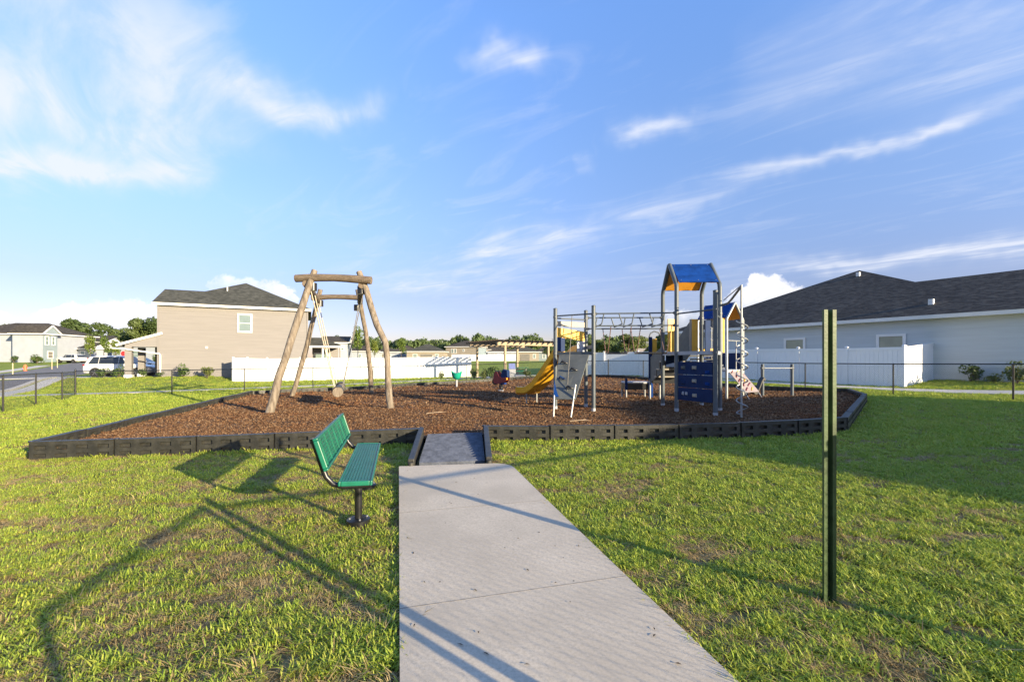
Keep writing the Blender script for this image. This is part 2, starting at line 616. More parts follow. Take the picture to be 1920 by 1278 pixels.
M_YOUNG = leaf_mat('young_tree_leaves', [(0, (.07, .12, .02)), (.5, (.14, .20, .035)), (1, (.24, .25, .05))], .4, .6)


# ------------------------------------------------------------------ terrain
def sst(a, b, x):
    q = np.clip((np.asarray(x, float) - a) / (b - a), 0, 1)
    return q * q * (3 - 2 * q)


def zt(x, y):
    x, y = np.asarray(x, float), np.asarray(y, float)
    s = sst(42, 92, y)
    xc = np.clip(x, -45, 45)
    base = .011 * xc * (1 - s) + 1.3 * s
    pad = .48 * sst(-21.5, -25.5, x) * sst(25, 33, y) * (1 - s)
    rgt = .20 * sst(17, 29, y) * sst(-4, 5, x) * (1 - s)
    rgt2 = .25 * sst(17, 22, x) * (1 - s)
    return base + pad + rgt + rgt2 - .035


def Z(x, y):
    return float(zt(x, y))


MZ = .10          # mulch level above the plane


def zm(x, y):
    return .011 * x + MZ + .20 * float(sst(17, 29, y)) * float(sst(-4, 5, x))


def vnoise(x, y, seed, cell):
    rng = np.random.RandomState(seed)
    g = rng.rand(128, 128)
    xs, ys = np.asarray(x) / cell, np.asarray(y) / cell
    xi, yi = np.floor(xs).astype(int), np.floor(ys).astype(int)
    fx, fy = xs - xi, ys - yi
    fx, fy = fx * fx * (3 - 2 * fx), fy * fy * (3 - 2 * fy)
    a, b = g[xi % 128, yi % 128], g[(xi + 1) % 128, yi % 128]
    c, d = g[xi % 128, (yi + 1) % 128], g[(xi + 1) % 128, (yi + 1) % 128]
    return (a * (1 - fx) + b * fx) * (1 - fy) + (c * (1 - fx) + d * fx) * fy


def fbm(x, y, seed, cell):
    return .5 * vnoise(x, y, seed, cell) + .3 * vnoise(x, y, seed + 1, cell / 2.1) + .2 * vnoise(x, y, seed + 2, cell / 4.3)


def inside(poly, x, y):
    x, y = np.asarray(x), np.asarray(y)
    r = np.zeros(x.shape, bool)
    n = len(poly)
    for i in range(n):
        (x0, y0), (x1, y1) = poly[i], poly[(i + 1) % n]
        c = ((y0 > y) != (y1 > y)) & (x < (x1 - x0) * (y - y0) / ((y1 - y0) or 1e-9) + x0)
        r ^= c
    return r


def make_ground():
    xs = np.concatenate([[-900, -600, -400, -280, -200, -160], np.arange(-130, 131, 1.5), [160, 200, 280, 400, 600, 900]])
    ys = np.concatenate([[-300, -150, -90], np.arange(-60, 101, 1.5), [115, 135, 160, 200, 260, 350, 500, 800, 1300]])
    X, Y = np.meshgrid(xs, ys)
    Zg = zt(X, Y)
    nx, ny = len(xs), len(ys)
    me = bpy.data.meshes.new('ground')
    vs = np.stack([X, Y, Zg], -1).reshape(-1, 3)
    fs = [(j * nx + i, j * nx + i + 1, (j + 1) * nx + i + 1, (j + 1) * nx + i) for j in range(ny - 1) for i in range(nx - 1)]
    me.from_pydata(vs.tolist(), [], fs)
    me.polygons.foreach_set('use_smooth', [True] * len(me.polygons))
    me.materials.append(M_LAWN)
    o = bpy.data.objects.new('ground', me)
    COL.objects.link(o)
    tag(o, 'flat green lawn ground reaching to the horizon', None, None, 'structure')


make_ground()


STRIPS = []


def on_paving(x, y):
    r = np.zeros(x.shape, bool)
    for pts, w in STRIPS:
        for (x0, y0), (x1, y1) in zip(pts[:-1], pts[1:]):
            dx, dy = x1 - x0, y1 - y0
            q = np.clip(((x - x0) * dx + (y - y0) * dy) / (dx * dx + dy * dy), 0, 1)
            r |= np.hypot(x - x0 - q * dx, y - y0 - q * dy) < w / 2 + .1
    return r


def strip(name, pts, w, zoff, mat, label, th=.05, seg=1.0):
    """a ribbon of paving laid on the terrain"""
    P = []
    for (x0, y0), (x1, y1) in zip(pts[:-1], pts[1:]):
        n = max(1, int(math.hypot(x1 - x0, y1 - y0) / seg))
        P += [(x0 + (x1 - x0) * i / n, y0 + (y1 - y0) * i / n) for i in range(n)]
    P.append(pts[-1])
    mb = MB()
    vs, fs = [], []
    for i, (x, y) in enumerate(P):
        a, b = P[max(0, i - 1)], P[min(len(P) - 1, i + 1)]
        d = Vector((b[0] - a[0], b[1] - a[1])).normalized()
        nx, ny = -d.y, d.x
        for s in (-1, 1):
            px, py = x + nx * s * w / 2, y + ny * s * w / 2
            z = Z(px, py) + zoff
            vs += [(px, py, z), (px, py, z - th - zoff)]
    for i in range(len(P) - 1):
        a = i * 4
        fs += [(a, a + 4, a + 6, a + 2), (a, a + 1, a + 5, a + 4), (a + 2, a + 6, a + 7, a + 3)]
    mb.add(vs, fs)
    o = mb.build(name, mat)
    STRIPS.append((pts, w))
    return tag(o, label, None, None, 'structure')


rd = Vector((-.61, .79, 0))
rc = Vector((-32.9, 22.8, 0))


def along(t, off=0.0):
    p = rc + rd * t + Vector((.79, .61, 0)) * off
    return (p.x, p.y)


strip('road', [along(-60), along(20), along(45), along(90)], 7.2, .03, M_ASPH, 'grey asphalt street curving past the houses', seg=1.5)
strip('kerb', [along(-60, 3.8), along(12.5, 3.8)], .3, .11, M_WALK, 'pale concrete kerb along the street', seg=1.5)
strip('pavement', [along(-60, 4.6), along(9.5, 4.6)], .9, .05, M_WALK, 'concrete pavement running beside the street', seg=1.5)
strip('far_pavement', [along(-30, -5.2), along(60, -5.2)], 1.4, .06, M_WALK, 'pale pavement across the street', seg=1.5)
strip('driveway', [(-44.5, 33.9), (-30.5, 37.6)], 4.6, .035, M_WALK, 'concrete driveway beside the tan house')
strip('footpath', [(-31.5, 19.6), (-25.5, 21.2), (-20.2, 23.2), (-16, 25.6), (-11.6, 28.6), (-7.6, 32.6), (-4.0, 36.6)], 1.2, .03, M_WALK, 'narrow concrete footpath outside the chain link fence')
strip('footpath', [(9.4, 31.6), (12.8, 26.2), (16.0, 21.0), (18.7, 16.6), (22.6, 10.6), (26, 5)], 1.2, .03, M_WALK, 'sunlit concrete footpath between chain link fence and blue grey house')
strip('patio_pad', [(-2.6, 36.6), (1.9, 39.0)], 5.4, .035, M_WALK, 'concrete pad under the pergola')

# ------------------------------------------------------------------ walkway to the playground
PD = Vector((-.257, .966, 0)).normalized()
PP = Vector((.966, .257, 0)).normalized()
PL = Vector((-.68, 2.58, 0))           # on the left edge
PW = 1.53


def make_path():
    root = tag(thing('path', (0, 0, 0), None, None), 'pale concrete walkway leading to the playground ramp', None, None, 'structure')
    cuts = [-6.0, -4.3, -2.9, -1.45, 0.0, 1.64, 3.46]
    zz = [0.0] * 5 + [.01, .03]
    for i in range(len(cuts) - 1):
        a, b = cuts[i] + .001, cuts[i + 1] - .001
        z0, z1 = zz[i], zz[i + 1]
        pts = []
        last = i == len(cuts) - 2
        L0, L1 = PL + PD * a, PL + PD * b
        R0, R1 = L0 + PP * PW, L1 + PP * PW
        top = [(L0, z0), (R0, z0)]
        if last:
            b2 = b - .16
            R1 = PL + PD * b2 + PP * PW
            rr = .30
            for k in range(7):
                an = math.pi / 2 * k / 6
                c = R1 - PD * rr - PP * rr
                p = c + PP * rr * math.cos(an) + PD * rr * math.sin(an)
                top.append((p, z1))
            top.append((L1, z1))
        else:
            top += [(R1, z1), (L1, z1)]
        mb = MB()
        n = len(top)
        vs = [(p.x, p.y, z) for p, z in top] + [(p.x, p.y, z - .12) for p, z in top]
        fs = [tuple(range(n)), tuple(range(2 * n - 1, n - 1, -1))] + [((j + 1) % n, j, j + n, (j + 1) % n + n) for j in range(n)]
        mb.add(vs, fs)
        mb.build('slab', M_CONC, root)
    for i, c in enumerate(cuts[1:-1]):
        mb = MB()
        p = PL + PD * c + PP * PW / 2
        mb.box((p.x, p.y, zz[i + 1] - .0492), (PW - .004, .009, .1), math.atan2(PP.y, PP.x))
        mb.build('joint', pmat('joint_filler', (.27, .235, .185), .9, .2, 20), root)
    # bedding below the slabs
    mb = MB()
    L0, L1 = PL + PD * cuts[0], PL + PD * (cuts[-1] - .4)
    mb.add([(L0.x, L0.y, -.02), (L0.x + PP.x * PW, L0.y + PP.y * PW, -.02), (L1.x + PP.x * PW, L1.y + PP.y * PW, -.02), (L1.x, L1.y, -.02)], [(0, 1, 2, 3)])
    mb.build('bedding', M_ASPH, root)


make_path()
PATH_POLY = [tuple((PL + PD * a + PP * b).to_2d()) for a, b in ((-6, -.0), (3.46, -.0), (3.46, PW - .25), (3.15, PW), (-6, PW))]

# ------------------------------------------------------------------ playground border and mulch
LF = [(-7.85, 6.98), (-1.68, 7.88)]                 # front edge left of the ramp
RF = [(-.52, 8.14), (.73, 8.07), (1.94, 8.06), (3.15, 8.07), (4.36, 8.16), (5.6, 8.40), (6.82, 8.74)]
RIM = RF + [(11.75, 14.2), (13.0, 16.5), (11.2, 18.0), (9.9, 20.4), (7.2, 27.3), (5.3, 29.3), (0.0, 29.0), (-2.4, 27.2), (-5.0, 25.0),
            (-8.0, 21.4), (-11.0, 19.7), (-11.65, 19.1), (-7.85, 6.98)]
PLAY = [LF[1]] + RIM
BH = .25


def timber_mesh(L):
    """hollow plastic border timber with pockets pressed into both faces and a stake sleeve at each end"""
    mb = MB()
    T, H = .115, BH + .06
    xs, zs = [0.0], [0.0, .060, .120, .185, .252, H]
    n = 4
    for k in range(n):
        c = L * (k + .5) / n
        xs += [c - .085, c + .085]
    xs.append(L)
    for side in (-1, 1):
        y0, y1 = side * T / 2, side * (T / 2 - .05)
        for i in range(len(xs) - 1):
            for j in range(len(zs) - 1):
                slot = i % 2 == 1 and j in (1, 3)
                yy = y1 if slot else y0
                q = [(xs[i], yy, zs[j]), (xs[i + 1], yy, zs[j]), (xs[i + 1], yy, zs[j + 1]), (xs[i], yy, zs[j + 1])]
                mb.add(q if side < 0 else q[::-1], [(0, 1, 2, 3)])
                if slot:
                    for a in range(4):
                        p, r = q[a], q[(a + 1) % 4]
                        mb.add([(p[0], y0, p[2]), (r[0], y0, r[2]), r, p], [(0, 1, 2, 3)])
    mb.box((L / 2, 0, H + .004), (L, T + .012, .014))
    mb.add([(0, -T / 2, 0), (0, T / 2, 0), (0, T / 2, H), (0, -T / 2, H), (L, -T / 2, 0), (L, T / 2, 0), (L, T / 2, H), (L, -T / 2, H)], [(3, 2, 1, 0), (4, 5, 6, 7)])
    return mb.mesh('border_timber', M_BORDER)


def stake_mesh():
    mb = MB()
    mb.tube([(0, 0, 0), (0, 0, .16)], .045, 10)
    mb.tube([(0, 0, .16), (0, 0, BH + .055)], .030, 10)
    mb.tube([(0, 0, BH + .055), (0, 0, BH + .075)], .040, 10)
    return mb.mesh('stake', M_BLACK, smooth=True)


def make_border():
    root = thing('playground_border', (-7.85, 6.98, 0), 'dark plastic border of joined timbers around the mulch playground', 'border')
    tm = timber_mesh(1.18)
    sm = stake_mesh()
    ox, oy, oz = root.location

    def run(pts):
        for (x0, y0), (x1, y1) in zip(pts[:-1], pts[1:]):
            d = math.hypot(x1 - x0, y1 - y0)
            n = max(1, round(d / 1.22))
            for k in range(n):
                xa, ya = x0 + (x1 - x0) * k / n, y0 + (y1 - y0) * k / n
                xb, yb = x0 + (x1 - x0) * (k + 1) / n, y0 + (y1 - y0) * (k + 1) / n
                za, zb = zm(xa, ya) - MZ - .06, zm(xb, yb) - MZ - .06
                l = math.hypot(xb - xa, yb - ya)
                o = bpy.data.objects.new('border_timber', tm)
                COL.objects.link(o)
                o.parent = root
                ex = Vector((xb - xa, yb - ya, zb - za)).normalized()
                o.location = (xa - ox, ya - oy, za - oz + random.uniform(-.008, .008))
                o.rotation_euler = (random.uniform(-.03, .03), -math.asin(ex.z) + random.uniform(-.006, .006), math.atan2(ex.y, ex.x))
                o.scale = ((l - .03) / 1.18, 1, 1)
                s = bpy.data.objects.new('stake', sm)
                COL.objects.link(s)
                s.parent = root
                s.location = (xa - ex.x * .012 - ox, ya - ex.y * .012 - oy, za - oz)
    run(LF)
    run(RIM)


make_border()


def make_mulch():
    poly = PLAY
    st = .11
    xs, ys = np.arange(-12, 13.4, st), np.arange(6.8, 29.6, st)
    X, Y = np.meshgrid(xs, ys)
    Zm = .011 * X + MZ + .20 * sst(17, 29, Y) * sst(-4, 5, X) + (fbm(X, Y, 3, 1.8) - .5) * .10 + (fbm(X, Y, 9, .35) - .5) * .035
    for cx, cy, r, h in ((-5.6, 14.3, 1.3, -.09), (.4, 14.9, .9, -.08), (4.3, 14.2, .8, .10), (1.6, 10.2, .8, -.03)):
        Zm += h * np.exp(-((X - cx) ** 2 + (Y - cy) ** 2) / (r * r))
    ramp = [(-1.75, 8.0), (-.45, 8.2), (-.25, 8.7), (-1.7, 8.5)]
    Zm -= .05 * np.exp(-((X + 1.1) ** 2 + (Y - 8.0) ** 2) / .5)
    Zm = np.minimum(Zm, .011 * X + .185 + .20 * sst(17, 29, Y) * sst(-4, 5, X))
    C = inside(poly, X[:-1, :-1] + st / 2, Y[:-1, :-1] + st / 2)
    nx = len(xs)
    jj, ii = np.nonzero(C)
    a = jj * nx + ii
    faces = np.stack([a, a + 1, a + 1 + nx, a + nx], 1)
    used = np.unique(faces)
    remap = -np.ones(X.size, int)
    remap[used] = np.arange(len(used))
    V = np.stack([X.ravel(), Y.ravel(), Zm.ravel()], 1)[used]
    me = bpy.data.meshes.new('mulch_bed')
    me.from_pydata(V.tolist(), [], remap[faces].tolist())
    me.polygons.foreach_set('use_smooth', [True] * len(me.polygons))
    me.materials.append(M_MULCH)
    o = bpy.data.objects.new('mulch_bed', me)
    COL.objects.link(o)
    tag(o, 'brown bark mulch bed filling the playground', None, None, 'structure')
    return X, Y, Zm, xs, ys, st


MUL = make_mulch()


def mulch_z(x, y):
    X, Y, Zm, xs, ys, st = MUL
    i = np.clip(((np.asarray(x) - xs[0]) / st).astype(int), 0, len(xs) - 1)
    j = np.clip(((np.asarray(y) - ys[0]) / st).astype(int), 0, len(ys) - 1)
    return Zm[j, i]


# ------------------------------------------------------------------ scattering (grass blades, bark chips)
def scatter(name, pts, rot, scl, idx, variants, label):
    src = bpy.data.collections.new(name + '_source')
    for v in variants:
        src.objects.link(v)
    me = bpy.data.meshes.new(name)
    me.vertices.add(len(pts))
    me.vertices.foreach_set('co', np.asarray(pts, np.float32).ravel())
    for nm, ty, data in (('rot', 'FLOAT_VECTOR', rot), ('scl', 'FLOAT_VECTOR', scl), ('idx', 'INT', idx)):
        at = me.attributes.new(nm, ty, 'POINT')
        at.data.foreach_set('vector' if ty == 'FLOAT_VECTOR' else 'value', np.asarray(data, np.int32 if ty == 'INT' else np.float32).ravel())
    o = bpy.data.objects.new(name, me)
    COL.objects.link(o)
    ng = bpy.data.node_groups.new(name, 'GeometryNodeTree')
    ng.interface.new_socket('Geometry', in_out='INPUT', socket_type='NodeSocketGeometry')
    ng.interface.new_socket('Geometry', in_out='OUTPUT', socket_type='NodeSocketGeometry')
    N, L = ng.nodes, ng.links
    gi, go = N.new('NodeGroupInput'), N.new('NodeGroupOutput')
    ci = N.new('GeometryNodeCollectionInfo')
    ci.inputs['Collection'].default_value = src
    ci.inputs['Separate Children'].default_value = True
    ci.inputs['Reset Children'].default_value = True
    ip = N.new('GeometryNodeInstanceOnPoints')
    ip.inputs['Pick Instance'].default_value = True

    def attr(nm, ty):
        n = N.new('GeometryNodeInputNamedAttribute')
        n.data_type = ty
        n.inputs['Name'].default_value = nm
        return next(s for s in n.outputs if s.enabled and s.name == 'Attribute')
    e2r = N.new('FunctionNodeEulerToRotation')
    L.new(attr('rot', 'FLOAT_VECTOR'), e2r.inputs[0])
    L.new(gi.outputs[0], ip.inputs['Points'])
    L.new(ci.outputs[0], ip.inputs['Instance'])
    L.new(attr('idx', 'INT'), ip.inputs['Instance Index'])
    L.new(e2r.outputs[0], ip.inputs['Rotation'])
    L.new(attr('scl', 'FLOAT_VECTOR'), ip.inputs['Scale'])
    L.new(ip.outputs[0], go.inputs[0])
    md = o.modifiers.new('scatter', 'NODES')
    md.node_group = ng
    return tag(o, label, None, None, 'stuff')


def tuft(k, rng, nb, h, spread, lean, mat, w=.006):
    mb = MB()
    for b in range(nb):
        an = rng.uniform(0, 6.283)
        r = spread * math.sqrt(rng.uniform(0, 1))
        bx, by = r * math.cos(an), r * math.sin(an)
        dr = rng.uniform(0, 6.283)
        hh = h * rng.uniform(.55, 1.2)
        ln = lean * rng.uniform(.3, 1.5)
        ww = w * rng.uniform(.7, 1.3)
        dx, dy = math.cos(dr), math.sin(dr)
        sx, sy = -dy, dx
        vs = []
        for q, wf in ((0, .8), (.4, 1.0), (.75, .75), (1.0, .08)):
            out = ln * hh * q ** 1.7
            zz = hh * (q - .30 * min(1.3, ln) * q * q)
            for s in (-1, 1):
                vs.append((bx + dx * out + sx * s * ww * wf, by + dy * out + sy * s * ww * wf, zz - .004))
        mb.add(vs, [(0, 1, 3, 2), (2, 3, 5, 4), (4, 5, 7, 6)])
    o = bpy.data.objects.new('grass_tuft_%02d' % k, mb.mesh('grass_tuft', mat))
    return o


RAMP_POLY = [(-1.42, 5.9), (-.25, 6.05), (-.45, 8.3), (-1.75, 8.1)]


def make_lawn():
    rng = random.Random(5)
    nr = np.random.RandomState(11)
    var = []
    for k in range(6):
        var.append(tuft(k, rng, 14, .037, .036, 1.0, M_GRASS, .0027))
    for k in range(6, 9):
        var.append(tuft(k, rng, 16, .035, .05, 2.0, M_STRAW, .0019))
    for k in range(9, 12):        # wide tufts for the lawn farther off
        var.append(tuft(k, rng, 24, .043, .09, .95, M_GRASS, .0045))
    P, RO, S, I = [], [], [], []

    def field(y0, y1, dens, base, far=False):
        xm = 1.4 * y1 + 2.2
        n = int(dens * 2 * xm * (y1 - y0))
        x, y = nr.uniform(-xm, xm, n), nr.uniform(y0, y1, n)
        ok = (np.abs(x) < 1.4 * y + 2.2) & ~inside(PLAY, x, y) & ~inside(PATH_POLY, x, y) & ~inside(RAMP_POLY, x, y) & ~on_paving(x, y)
        x, y = x[ok], y[ok]
        dry = fbm(x * .6, y * 1.5, 21, .30)
        big = fbm(x, y, 31, 2.6)
        lft = sst(.5, -2.0, x)
        d = dry + (big - .5) * .28 + .06 * lft - .055
        u = nr.rand(len(x))
        # thin, worn spots: fewer green blades, more straw
        isdry = (d > .56) & (u < .62) | (u < .05 + .12 * lft)
        thin = (d > .62) & (nr.rand(len(x)) < .4)
        gap = (fbm(x * .8, y * 1.3, 41, .22) > .62) & (nr.rand(len(x)) < .8)
        edge = np.abs((x - PL.x) * PP.x + (y - PL.y) * PP.y)
        keep = ~thin & ~(gap & ~isdry)
        x, y, isdry, d = x[keep], y[keep], isdry[keep], d[keep]
        n = len(x)
        z = zt(x, y)
        P.append(np.stack([x, y, z], 1))
        RO.append(np.stack([nr.normal(0, .12, n), nr.normal(0, .12, n), nr.uniform(0, 6.283, n)], 1))
        s = base * nr.uniform(.65, 1.35, n) * (1.12 - .5 * np.clip((d - .45) * 3, 0, .6))
        tall = np.exp(-(((x + .78 + .266 * (y - 2.58)) / .28) ** 2)) * .25
        s = s * (1 + tall)
        S.append(np.stack([s, s, s * nr.uniform(.8, 1.2, n)], 1))
        if far:
            I.append(np.where(isdry & (y < 14), nr.randint(6, 9, n), nr.randint(9, 12, n)))
        else:
            I.append(np.where(isdry, nr.randint(6, 9, n), nr.randint(0, 6, n)))
    field(.6, 4.0, 1400, 1.0)
    field(4.0, 7.0, 1050, 1.05)
    field(7.0, 10.0, 300, 1.1, True)
    field(10.0, 16.0, 130, 1.25, True)
    field(16.0, 26.0, 42, 1.6, True)
    field(26.0, 40.0, 12, 2.1, True)
    P, RO, S, I = map(np.concatenate, (P, RO, S, I))
    scatter('lawn_grass', P, RO, S, I, var, 'patchy green and straw coloured grass blades of the lawn')


make_lawn()


def make_chips():
    rng = random.Random(3)
    nr = np.random.RandomState(12)
    var = []
    for k in range(6):
        mb = MB()
        L, W, H = rng.uniform(.05, .09), rng.uniform(.014, .028), rng.uniform(.006, .012)
        j = lambda: rng.uniform(-.25, .25)
        vs = []
        for z in (-1, 1):
            for x, y in ((-1, -1), (1, -1), (1, 1), (-1, 1)):
                vs.append((x * L / 2 * (1 + j()), y * W / 2 * (1 + j() * 1.6), z * H / 2 * (1 + j())))
        mb.add(vs, MB.BOXF)
        var.append(bpy.data.objects.new('bark_chip_%02d' % k, mb.mesh('bark_chip', M_CHIP)))
    P, RO, S, I = [], [], [], []
    for y0, y1, dens, base in ((6.9, 9.5, 950, .52), (9.5, 13, 620, .63), (13, 20, 200, .95), (20, 29.4, 60, 1.4)):
        n = int(dens * 25 * (y1 - y0))
        x, y = nr.uniform(-11.8, 13.1, n), nr.uniform(y0, y1, n)
        ok = inside(PLAY, x, y) & (np.abs(x) < 1.35 * y)
        x, y = x[ok], y[ok]
        n = len(x)
        P.append(np.stack([x, y, mulch_z(x, y) + .006], 1))
        RO.append(np.stack([nr.normal(0, .45, n), nr.normal(0, .45, n), nr.uniform(0, 6.283, n)], 1))
        s = base * nr.uniform(.5, 1.3, n)
        S.append(np.stack([s, s, s], 1))
        I.append(nr.randint(0, 6, n))
    P, RO, S, I = map(np.concatenate, (P, RO, S, I))
    scatter('bark_mulch', P, RO, S, I, var, 'loose reddish brown bark chips covering the playground')


make_chips()


# ------------------------------------------------------------------ rubber ramp into the playground
def make_ramp():
    root = thing('rubber_ramp', (-1.0, 7.0, 0), 'dark ribbed rubber ramp with raised side rails between walkway and mulch', 'ramp')
    nl, nr_ = Vector((-1.33, 6.12, .03)), Vector((-.40, 6.27, .03))
    fl, fr = Vector((-1.58, 8.02, .09)), Vector((-.58, 8.22, .09))
    n = 13
    for k in range(n):
        a, b = k / n, (k + .93) / n
        mb = MB()
        p = [nl.lerp(fl, a), nr_.lerp(fr, a), nr_.lerp(fr, b), nl.lerp(fl, b)]
        up = Vector((0, 0, .04))
        mid = [p[0].lerp(p[3], .5) + up, p[1].lerp(p[2], .5) + up]
        vs = p + mid + [q - Vector((0, 0, .12)) for q in p]
        mb.add(vs, [(0, 1, 5, 4), (4, 5, 2, 3), (0, 4, 3), (1, 2, 5), (6, 7, 1, 0), (8, 9, 3, 2), (7, 8, 2, 1), (9, 6, 0, 3)])
        mb.build('rib', M_RAMP, root)
    mb = MB()
    mb.add([nl - Vector((0, 0, .004)), nr_ - Vector((0, 0, .004)), fr - Vector((0, 0, .004)), fl - Vector((0, 0, .004))], [(0, 1, 2, 3)])
    mb.build('base', M_RAMP, root)
    for s, a, b in ((-1, (-1.42, 6.0), (-1.68, 7.92)), (1, (-.33, 6.16), (-.50, 8.16))):
        mb = MB()
        a, b = Vector((*a, 0)), Vector((*b, 0))
        d = (b - a).normalized()
        w = Vector((d.y, -d.x, 0)) * .045
        vs = []
        for p, zt_ in ((a, .11), (b, BH + .01)):
            vs += [p - w - Vector((0, 0, .06)), p + w - Vector((0, 0, .06)), p + w + Vector((0, 0, zt_)), p - w + Vector((0, 0, zt_))]
        mb.add(vs, [(3, 2, 1, 0), (4, 5, 6, 7), (0, 1, 5, 4), (1, 2, 6, 5), (2, 3, 7, 6), (3, 0, 4, 7)])
        rl = mb.build('side_rail', M_BORDER, root, bev=.012)
        mb = MB()
        mb.tube([a - d * .03 - Vector((0, 0, .05)), a - d * .03 + Vector((0, 0, .07))], .042, 12)
        mb.build('stake', M_BORDER, rl, smooth=True)


make_ramp()


# ------------------------------------------------------------------ bench
def make_bench():
    o = Vector((-1.35, 3.66, 0))             # ground below the near end of the seat centre line
    f = PD
    s = PP
    root = thing('park_bench', (-1.41, 4.0, -.03), 'green slatted metal bench on a black post beside the walkway', 'bench')

    def P(u, v, z):
        q = o + f * u + s * v
        return (q.x, q.y, z)
    L = 1.77

    def board(name, c0, c1, n):
        """slatted panel between two edge lines c0, c1 given as (v, z)"""
        v0, z0 = c0
        v1, z1 = c1
        dv, dz = v1 - v0, z1 - z0
        ln = math.hypot(dv, dz)
        nv, nz = -dz / ln, dv / ln
        mb = MB()

        def bar(ua, ub, ta, tb, h0, h1):
            vs = []
            for u in (ua, ub):
                for t_, h in ((ta, h0), (tb, h0), (tb, h1), (ta, h1)):
                    vs.append(P(u, v0 + dv * t_ + nv * h, z0 + dz * t_ + nz * h))
            mb.add(vs, [(3, 2, 1, 0), (4, 5, 6, 7), (0, 1, 5, 4), (1, 2, 6, 5), (2, 3, 7, 6), (3, 0, 4, 7)])
        e = .022 / ln
        bar(0, L, 0, e, -.03, .012)
        bar(0, L, 1 - e, 1, -.03, .012)
        bar(0, .022, e, 1 - e, -.03, .012)
        bar(L - .022, L, e, 1 - e, -.03, .012)
        fr = mb.build(name, M_GREEN, root, bev=.008)
        for k in range(n):
            mb = MB()
            ta = e + (1 - 2 * e) * (k + .07) / n
            tb = e + (1 - 2 * e) * (k + .93) / n
            bar(.02, L - .02, ta, tb, -.004, .006)
            mb.build('slat', M_GREEN, fr)
        for k in range(7):
            mb = MB()
            bar(.16 + k * .25, .18 + k * .25, e, 1 - e, -.012, -.002)
            mb.build('cross_strip', M_GREEN, fr)
        return fr
    board('seat', (-.135, .455), (.145, .445), 9)
    board('backrest', (-.235, .56), (-.325, .84), 8)
    for u in (.06, L - .08):
        mb = MB()
        pts = []
        for v, z in ((.13, .405), (.0, .405), (-.10, .408), (-.18, .435), (-.235, .50), (-.265, .58), (-.30, .70), (-.345, .835)):
            pts.append(P(u, v, z))
        mb.tube(pts, .0235, 12)
        a = mb.build('bracket_arm', M_BLACK, root, smooth=True)
        mb = MB()
        mb.tube([P(u, -.36, .80), P(u, -.30, .81)], .012, 8)
        mb.build('bolt', M_BLACK, a, smooth=True)
    mb = MB()
    mb.tube([P(.05, 0, .412), P(L - .05, 0, .412)], .022, 10)
    mb.build('spine', M_BLACK, root, smooth=True)
    for u in (.36, 1.50):
        c = P(u, 0, 0)
        mb = MB()
        mb.tube([(c[0], c[1], -.05), (c[0], c[1], .41)], .034, 16)
        mb.build('post', M_BLACK, root, smooth=True)
        mb = MB()
        mb.lathe([(.105, -.04), (.105, .012), (.095, .02), (.05, .022)], (c[0], c[1], 0), 24)
        fl = mb.build('foot_plate', M_BLACK, root, smooth=True)
        for k in range(4):
            a = k * math.pi / 2 + .5
            mb = MB()
            mb.lathe([(.009, 0), (.009, .010), (.004, .014)], (c[0] + .078 * math.cos(a), c[1] + .078 * math.sin(a), .02), 8)
            mb.build('bolt', M_STEEL, fl)


make_bench()


# ------------------------------------------------------------------ steel channel post
def make_channel_post():
    x, y, z0 = 1.985, 2.66, -.06
    w, d, t = .056, .05, .006
    root_label = 'tall green steel channel post standing alone in the grass'
    pr = [(-w / 2 - .014, 0), (-w / 2 - .014, t), (-w / 2 + t, t), (-w / 2 + .012, d - t), (w / 2 - .012, d - t), (w / 2 - t, t), (w / 2 + .014, t), (w / 2 + .014, 0),
          (w / 2 - t * 1.9, 0), (w / 2 - .012 - t, d - 2 * t), (-w / 2 + .012 + t, d - 2 * t), (-w / 2 + t * 1.9, 0)]
    mb = MB()
    rot = R(6)
    pts = [(x + a * math.cos(rot) - b * math.sin(rot), y + a * math.sin(rot) + b * math.cos(rot), z0) for a, b in pr]
    mb.extrude(pts, (0, 0, 1.815 - z0))
    root = thing('channel_post', (x, y, z0), root_label, 'post')
    p = mb.build('channel', M_UPOST, root)
    holes = MB()
    for k in range(30):
        holes.box((x - (d - 2 * t - .001) * math.sin(rot), y + (d - 2 * t - .001) * math.cos(rot), .12 + k * .055), (.01, .003, .012), rot)
    tag(holes.build('bolt_holes', M_BLACK, root), kind='stuff')


make_channel_post()


# ------------------------------------------------------------------ log swing
def logpts(a, b, r0, r1, bend, seed, n=7):
    a, b = Vector(a), Vector(b)
    rg = random.Random(seed)
    pts, rs = [], []
    ph = rg.uniform(0, 6)
    bd = Vector(bend)
    for i in range(n):
        q = i / (n - 1)
        p = a.lerp(b, q) + bd * math.sin(math.pi * q) + Vector((rg.uniform(-.02, .02), rg.uniform(-.02, .02), 0)) * (0 < i < n - 1)
        pts.append(p)
        rs.append((r0 + (r1 - r0) * q) * (1 + .05 * math.sin(ph + q * 9)))
    return pts, rs


